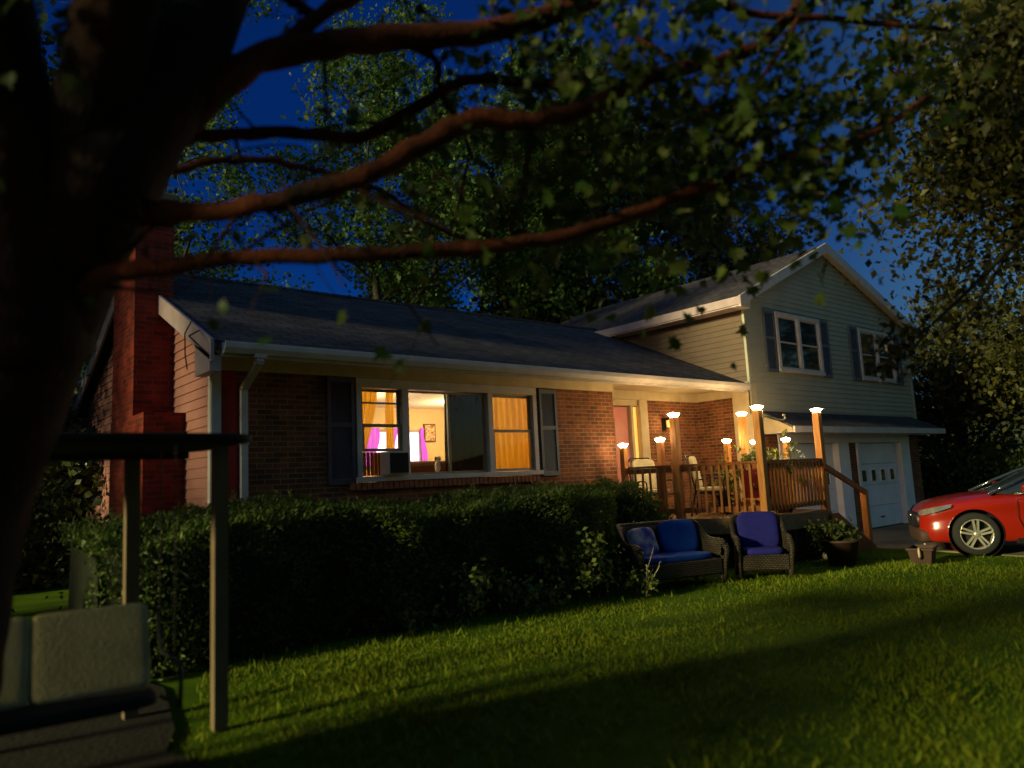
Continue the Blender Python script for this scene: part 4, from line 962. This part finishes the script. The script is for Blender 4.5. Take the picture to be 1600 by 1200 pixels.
tree('dense_tree','dark tree left of the red chimney',.6,17,11,.3,4.4,'leaf_dark',16000,.2,gL,.08,3,(0,0),16,dens=.4)
tree('dense_tree','slender dark tree close beside the chimney',2.2,17.5,8,.18,2.2,'leaf_dark',9000,.16,gL,.12,3,(0,0),12,dens=.3)
for i,(x,y,h) in enumerate(((-7,-7,9),(-2.5,-8.5,10),(2.5,-8,9),(7,-9.5,10),(-12,-3,9))):  # unseen trees, added to block low sky glow from behind the viewer
    tree('garden_tree',['garden tree behind the viewer, furthest left','tall garden tree straight behind the viewer','garden tree behind the viewer to the right','garden tree behind the viewer, furthest right','garden tree behind the viewer by the far left lawn'][i],x,y,h,.25,4.2,'leaf_dark',6000,.42,'garden trees behind the viewer',.08,2,(0,0),14,dens=.6)
tree('dense_tree','dark leafy tree at the far left edge behind the maple trunk',-3.5,14,11,.3,4.5,'leaf_dark',14000,.2,gL,.08,3,(0,0),16,dens=.4)
tree('dense_tree','leafy tree rising behind the chimney top',4.4,27,14,.3,5,'leaf_dark',12000,.22,gL,.15,3,(0,0),14,dens=.4)
for i,(x,y,h) in enumerate(((-5.5,4.9,7),(-9.5,10.5,9),(-11,-5.0,9),(-6.5,-1.0,7),(-7,13.5,9))):  # unseen trees, added to lay shade bands on lawn and gable wall
    tree('garden_tree',['garden tree nearest on the left, outside the view','garden tree behind the nearest left one','tallest garden tree far left','garden tree behind the viewer at left','garden tree left of the chimney side'][i],x,y,h,.22,2.6,'leaf_mid',5000,.16,gL,.25,2,(0,0),12,dens=.4)
# bushes
shrub('garden_bush','dense bush at the left of the swing, outside the view',-1.9,4.0,.8,.8,1.5,7000,.12,'leaf_dark')  # unseen bush, added to shade the ground by the swing
shrub('garden_bush','broad dark bush on the far lawn at the left edge',2.6,17.5,3.0,1.0,1.5,11000,.14,'leaf_dark',stems=14)
shrub('garden_bush','dark bush beside the foot of the chimney',2.3,9.2,.8,.5,1.2,5200,.07,'leaf_dark')
shrub('garden_bush','dark bush at the far left behind the patio swing',.2,10.8,1.35,.7,2.0,8000,.09,'leaf_dark')
shrub('garden_bush','dim green bush behind the patio swing',-.3,8.4,1.4,.7,1.0,7000,.08,'leaf_dark')
for i,(x,y,rx,h,lb) in enumerate(((24.8,10.2,1.6,2.4,'dark bush just right of the garage corner'),(26.5,8.2,1.7,2.2,'mid green bush behind the car bonnet'),(27.5,6.0,1.6,2.0,'bush behind the car windscreen'),(23.4,12.2,1.3,3.0,'tall dark bush against the right side of the house'))):
    shrub('boundary_bush',lb,x,y,rx,rx*.7,h,7000,.13,'leaf_dark' if i%2==0 else 'leaf_hedge','bush','bushes beyond the driveway',stems=12)

# ------------------------------------------------------------------ neighbouring house
NH=thing('neighbour_house','pale neighbouring house with a small lit window beyond the chimney','house',(8,28,0))
m=MB(); lap_wall_y(m,25.0,.4,2.9,lambda z:(4.85,12),.2); m.box(4.85,4.95,25.05,31,0,2.9); m.build('wall','siding_far',NH)
m=MB(); m.prism([(24.4,2.9),(28,4.6),(31.6,2.9),(31.6,2.75),(28,4.45),(24.4,2.75)],'x',4.4,12.4); m.build('roof','shingle',NH)
m=MB(); sash(m,5.0,5.55,1.5,2.6,24.94,.08); wn=m.build('window','trim',NH); M['litwin']=emis('litwin',(1,.35,.08),.6); m=MB(); m.box(5.07,5.47,24.95,24.965,1.58,2.52); m.build('pane','litwin',wn)

# ------------------------------------------------------------------ car
def car():
    # local frame: +X towards the nose, +Y left side of the car (faces the viewer), nose at x=0, length towards -X
    root=thing('red_car','shiny red hatchback parked on the driveway at right with alloy wheels','car',(14.20,5.86,0.02),math.radians(119))
    hw=.90
    # station: s, halfwidth, bottom, belt z, hood crown z
    st=[(0.0,.50,.34,.60,.60),(-.02,.62,.26,.68,.70),(-.07,.72,.22,.74,.78),(-.18,.82,.20,.80,.86),(-.38,.875,.19,.85,.92),(-.78,.90,.19,.90,.99),(-1.3,.905,.20,.93,1.04),(-1.7,.91,.20,.95,1.04),(-2.4,.915,.20,.97,1.04),(-3.2,.91,.20,.99,1.04),(-3.9,.89,.22,1.02,1.06),(-4.25,.84,.28,1.02,1.05),(-4.38,.74,.38,.96,.98),(-4.42,.6,.5,.85,.86)]
    m=MB(); V=[];F=[]; K=0
    for s,w_,zb,zs,zh in st:
        prof=[(0,zh),(w_*.55,zh-.012),(w_*.82,zh-.05),(w_*.95,zs-.03),(w_*.99,zs-.12),(w_*.955,zs-.26),(w_*1.0,(zs+zb)/2-.06),(w_*.985,zb+.12),(w_*.95,zb+.02),(w_*.85,zb),(0,zb)]
        full=[(y,z) for y,z in prof]+[(-y,z) for y,z in prof[1:-1]][::-1]
        K=len(full); V+=[(s,y,z) for y,z in full]
    for i in range(len(st)-1):
        for k in range(K): a=i*K+k; b_=i*K+(k+1)%K; F.append((a,b_,b_+K,a+K))
    F.append(tuple(range(K))[::-1]); F.append(tuple(range((len(st)-1)*K,len(st)*K)))
    m.add(V,F,0,True); body=m.build('body','carpaint',root,local=True)
    WX=(-.80,-3.55); R_=.345
    sub=body.modifiers.new('s','SUBSURF'); sub.levels=4; sub.render_levels=4
    bpy.context.view_layer.update()
    dg=bpy.context.evaluated_depsgraph_get(); me=bpy.data.meshes.new_from_object(body.evaluated_get(dg)); body.modifiers.clear(); body.data=me
    import bmesh
    bm_=bmesh.new(); bm_.from_mesh(me); RA=.405
    for wx in WX:
        # open the wheel arch and round its edge
        dist=lambda co: math.hypot(co.x-wx,co.z-R_)
        bmesh.ops.delete(bm_,geom=[f for f in bm_.faces if all(dist(v.co)<RA and abs(v.co.y)>.45 for v in f.verts)],context='FACES')
        bd=[v for v in bm_.verts if dist(v.co)<RA and abs(v.co.y)>.45]
        for v in bd:
            d_=dist(v.co)
            if d_>1e-4: k_=RA/d_; v.co.x=wx+(v.co.x-wx)*k_; v.co.z=R_+(v.co.z-R_)*k_
    bm_.to_mesh(me); bm_.free()
    for p in me.polygons: p.use_smooth=True
    me.materials.clear(); me.materials.append(M['carpaint'])
    # wheel wells
    m=MB()
    for x in WX:
        m=MB(); m.lathe([(.0,.50),(.40,.50),(.40,.86)],(x,0,R_),32,axis='y'); m.build('wheel_well','dark',root,local=True); m=MB(); m.lathe([(.40,-.86),(.40,-.50),(0,-.50)],(x,0,R_),32,axis='y'); m.build('wheel_well','dark',root,local=True)
    # greenhouse (glass) + roof
    gs=[(-1.12,.70,.74,.985,1.0),(-1.35,.72,.70,.97,1.10),(-1.75,.80,.62,.95,1.30),(-2.15,.82,.58,.96,1.43),(-2.7,.83,.57,.97,1.47),(-3.3,.82,.56,.98,1.44),(-3.8,.80,.54,1.0,1.32),(-4.2,.74,.60,1.0,1.08)]
    m=MB(); V=[];F=[]
    for s,wb,wt,zb,zt in gs: V+=[(s,wb+.06,zb),(s,(wb+wt)/2+.05,(zb+zt)/2),(s,wt,zt-.04),(s,wt*.75,zt-.005),(s,0,zt+.012),(s,-wt*.75,zt-.005),(s,-wt,zt-.04),(s,-(wb+wt)/2-.05,(zb+zt)/2),(s,-wb-.06,zb)]
    for i in range(len(gs)-1):
        for k in range(8): a=i*9+k; F.append((a,a+9,a+10,a+1))
    F.append(tuple(range(9))); F.append(tuple(range((len(gs)-1)*9,len(gs)*9))[::-1])
    m.add(V,F,0,True); m.build('windows','carglass',root,local=True)
    m=MB(); V=[];F=[]
    rs=gs[3:7]
    for s,wb,wt,zb,zt in rs: V+=[(s,wt+.03,zt-.05),(s,wt*.77,zt+.012),(s,0,zt+.03),(s,-wt*.77,zt+.012),(s,-wt-.03,zt-.05)]
    for i in range(len(rs)-1):
        for k in range(4): a=i*5+k; F.append((a,a+5,a+6,a+1))
    m.add(V,F,0,True); m.build('roof_panel','carpaint',root,local=True)
    for sy in (-1,1):
        m=MB(); m.tube([(-1.05,sy*.80,.985),(-1.45,sy*.755,1.17),(-1.85,sy*.68,1.34),(-2.2,sy*.61,1.425)],.026,8); m.build('pillar','carglass',root,local=True)
        m=MB(); m.bar((-2.35,sy*.865,.97),(-2.38,sy*.62,1.42),.07,.03); m.build('pillar','dark',root,local=True)
        m=MB(); m.tube([(-1.40,sy*.865,.985),(-2.3,sy*.885,1.0),(-3.6,sy*.87,1.03)],.012,6); m.build('window_trim','chrome',root,local=True)
        m=MB(); m.pillow((-1.55,sy*1.0,1.07),(.14,.22,.14),.6); m.build('mirror','carpaint',root,local=True)
        # headlight wrapping the corner
        m=MB(); V=[(-.06,sy*.52,.735),(-.11,sy*.70,.765),(-.25,sy*.845,.80),(-.50,sy*.885,.845),(-.48,sy*.895,.79),(-.25,sy*.872,.715),(-.09,sy*.73,.665),(-.025,sy*.54,.66)]
        V=[(a+.012,b_+sy*.012,c_) for a,b_,c_ in V]; m.add(V,[(0,1,6,7),(1,2,5,6),(2,3,4,5)] if sy>0 else [(7,6,1,0),(6,5,2,1),(5,4,3,2)],0,True); m.build('headlight','lens',root,local=True)
        m=MB(); m.pillow((-1.55-.9,sy*.925,.78),(.22,.03,.03),.6); m.build('door_handle','chrome',root,local=True)
        m=MB(); m.tube([(-1.42,sy*.917,.9),(-1.40,sy*.924,.6),(-1.52,sy*.92,.30)],.006,4); m.build('door_gap','dark',root,local=True); m=MB(); m.tube([(-2.42,sy*.925,.92),(-2.44,sy*.932,.6),(-2.42,sy*.925,.30)],.006,4); m.build('door_gap','dark',root,local=True)
    # grille, lower intake, sill
    m=MB(); m.pillow((-.03,0,.56),(.14,1.16,.26),.35); m.build('grille','black_metal',root,local=True)
    m=MB(); m.pillow((-.10,0,.31),(.26,1.50,.24),.35); m.build('bumper_lower','pot_dark',root,local=True)
    m=MB(); m.box(-1.35,-3.15,-.9,.9,.17,.27,0,.02); m.build('sill','black_metal',root,local=True)
    m=MB(); m.lathe([(0,.055),(.05,.055),(.06,.04),(.06,0)],(.0,0,.62),20,axis='x'); m.build('badge','chrome',root,local=True)
    # wheels
    for x in WX:
        for sy in (-1,1):
            y0=sy*.80
            m=MB(); m.lathe([(.245,-.10),(.315,-.105),(.335,-.09),(.345,-.06),(.345,.06),(.335,.09),(.315,.105),(.245,.10)],(x,y0,R_),44,axis='y'); wh=m.build('wheel','tyre',root,local=True)
            m=MB(); m.lathe([(.248,-.10),(.25,.095),(.235,.10),(.225,.085),(.218,-.10)],(x,y0,R_),44,axis='y')
            for k in range(5):
                for off in (-.13,.13):
                    a=2*PI*k/5+PI/2; ax,az=math.cos(a),math.sin(a); tx,tz=-az,ax
                    p=(x+.05*ax+tx*.02*off/.13,y0+sy*.07,R_+.05*az+tz*.02*off/.13); q=(x+.235*math.cos(a+off*1.15),y0+sy*.085,R_+.235*math.sin(a+off*1.15)); m.bar(p,q,.034,.05,up=(0,1,0))
            m.lathe([(0,sy*.095),(.035,sy*.095),(.05,sy*.08),(.055,sy*.05)],(x,y0,R_),20,axis='y'); rm=m.build('rim','rim',wh,local=False) if False else m.build('rim','rim',wh,local=True)
            m=MB(); m.lathe([(0,-.02),(.22,-.02),(.22,-.03)],(x,y0,R_),30,axis='y'); m.build('brake','dark',wh,local=True)
M['carglass']=pbr('carglass',(.02,.03,.045),(.02,.03,.045),.04,2,spec=1.0)
car()

# ------------------------------------------------------------------ light
SUN_EL=math.radians(SUN_E); 
wd=bpy.data.worlds.new('World'); scene.world=wd; wd.use_nodes=True; nt=wd.node_tree; N=nt.nodes; bg=N['Background']
sky=N.new('ShaderNodeTexSky'); sky.sky_type='NISHITA'; sky.sun_disc=False
sky.sun_elevation=math.radians(3); sky.sun_rotation=math.radians(255); sky.air_density=1; sky.dust_density=.3; sky.ozone_density=4
hs=N.new('ShaderNodeMix'); hs.data_type='RGBA'; hs.blend_type='MULTIPLY'; hs.inputs['Factor'].default_value=1
L(nt,sky.outputs[0],hs.inputs['A'])
tc=N.new('ShaderNodeTexCoord'); sx=N.new('ShaderNodeVectorMath'); sx.operation='DOT_PRODUCT'; gd=Vector((-.05,1,.1)).normalized(); sx.inputs[1].default_value=gd[:]
L(nt,tc.outputs['Generated'],sx.inputs[0]); rp=N.new('ShaderNodeValToRGB'); L(nt,sx.outputs['Value'],rp.inputs[0])
rp.color_ramp.elements[0].position=.0; rp.color_ramp.elements[0].color=(3.0,2.3,1.6,1); rp.color_ramp.elements[1].position=.78; rp.color_ramp.elements[1].color=(.045,.27,.74,1)
e=rp.color_ramp.elements.new(.20); e.color=(.90,.82,.80,1)
e=rp.color_ramp.elements.new(.46); e.color=(.16,.27,.56,1)
L(nt,rp.outputs[0],hs.inputs['B']); L(nt,hs.outputs['Result'],bg.inputs[0]); bg.inputs[1].default_value=SKY_S
sl=bpy.data.lights.new('sun','SUN'); sl.energy=SUN_P; sl.angle=math.radians(5); sl.color=(1,.88,.42); so=bpy.data.objects.new('sun',sl); col.objects.link(so)
d=Vector((1,-.13,-math.tan(SUN_EL))).normalized(); so.rotation_euler=d.to_track_quat('-Z','Y').to_euler()
def point(name,loc,p,c,r=.04):
    l=bpy.data.lights.new(name,'POINT'); l.energy=p; l.color=c; l.shadow_soft_size=r; o=bpy.data.objects.new(name,l); col.objects.link(o); o.location=loc; return o
for i,(x,y,z) in enumerate(lights): point('cap_lamp',(x,y,z+.16),CAP_P*(.35 if x<10 else 1),(1,.66,.26),.03)
point('room_lamp',(6.0,11.4,2.85),ROOM_P,(1,.72,.36),.18); point('room_lamp',(8.6,11.8,2.85),ROOM_P*.8,(1,.68,.32),.18)
point('entry_lamp',(12.56,9.72,2.62),ENTRY_P,(1,.66,.26),.08)  # added fill for the porch, set before the unlit lantern

# ------------------------------------------------------------------ camera
f_=1167.; dx=Vector((1400,83,f_)).normalized(); dy=Vector((-986,200,f_)); dy=(dy-dx*dx.dot(dy)).normalized(); dz=dx.cross(dy)
# columns: camera right, camera up, camera back, in world axes
R_=Matrix(((dx[0],-dx[1],-dx[2]),(dy[0],-dy[1],-dy[2]),(dz[0],-dz[1],-dz[2])))
cd=bpy.data.cameras.new('camera'); cd.sensor_width=36; cd.lens=f_/1600*36; cd.clip_end=1000; cd.clip_start=.05; cd.dof.use_dof=True; cd.dof.focus_distance=14; cd.dof.aperture_fstop=.68
co=bpy.data.objects.new('camera',cd); col.objects.link(co); co.matrix_world=Matrix.Translation((0,0,1.6))@R_.to_4x4(); scene.camera=co
scene.view_settings.view_transform='Standard'; scene.view_settings.look='None'; scene.view_settings.gamma=1; scene.view_settings.exposure=EXPO
scene.render.resolution_x=1024; scene.render.resolution_y=768
scene.cycles.max_bounces=6; scene.cycles.transparent_max_bounces=8; scene.cycles.caustics_reflective=False; scene.cycles.caustics_refractive=False
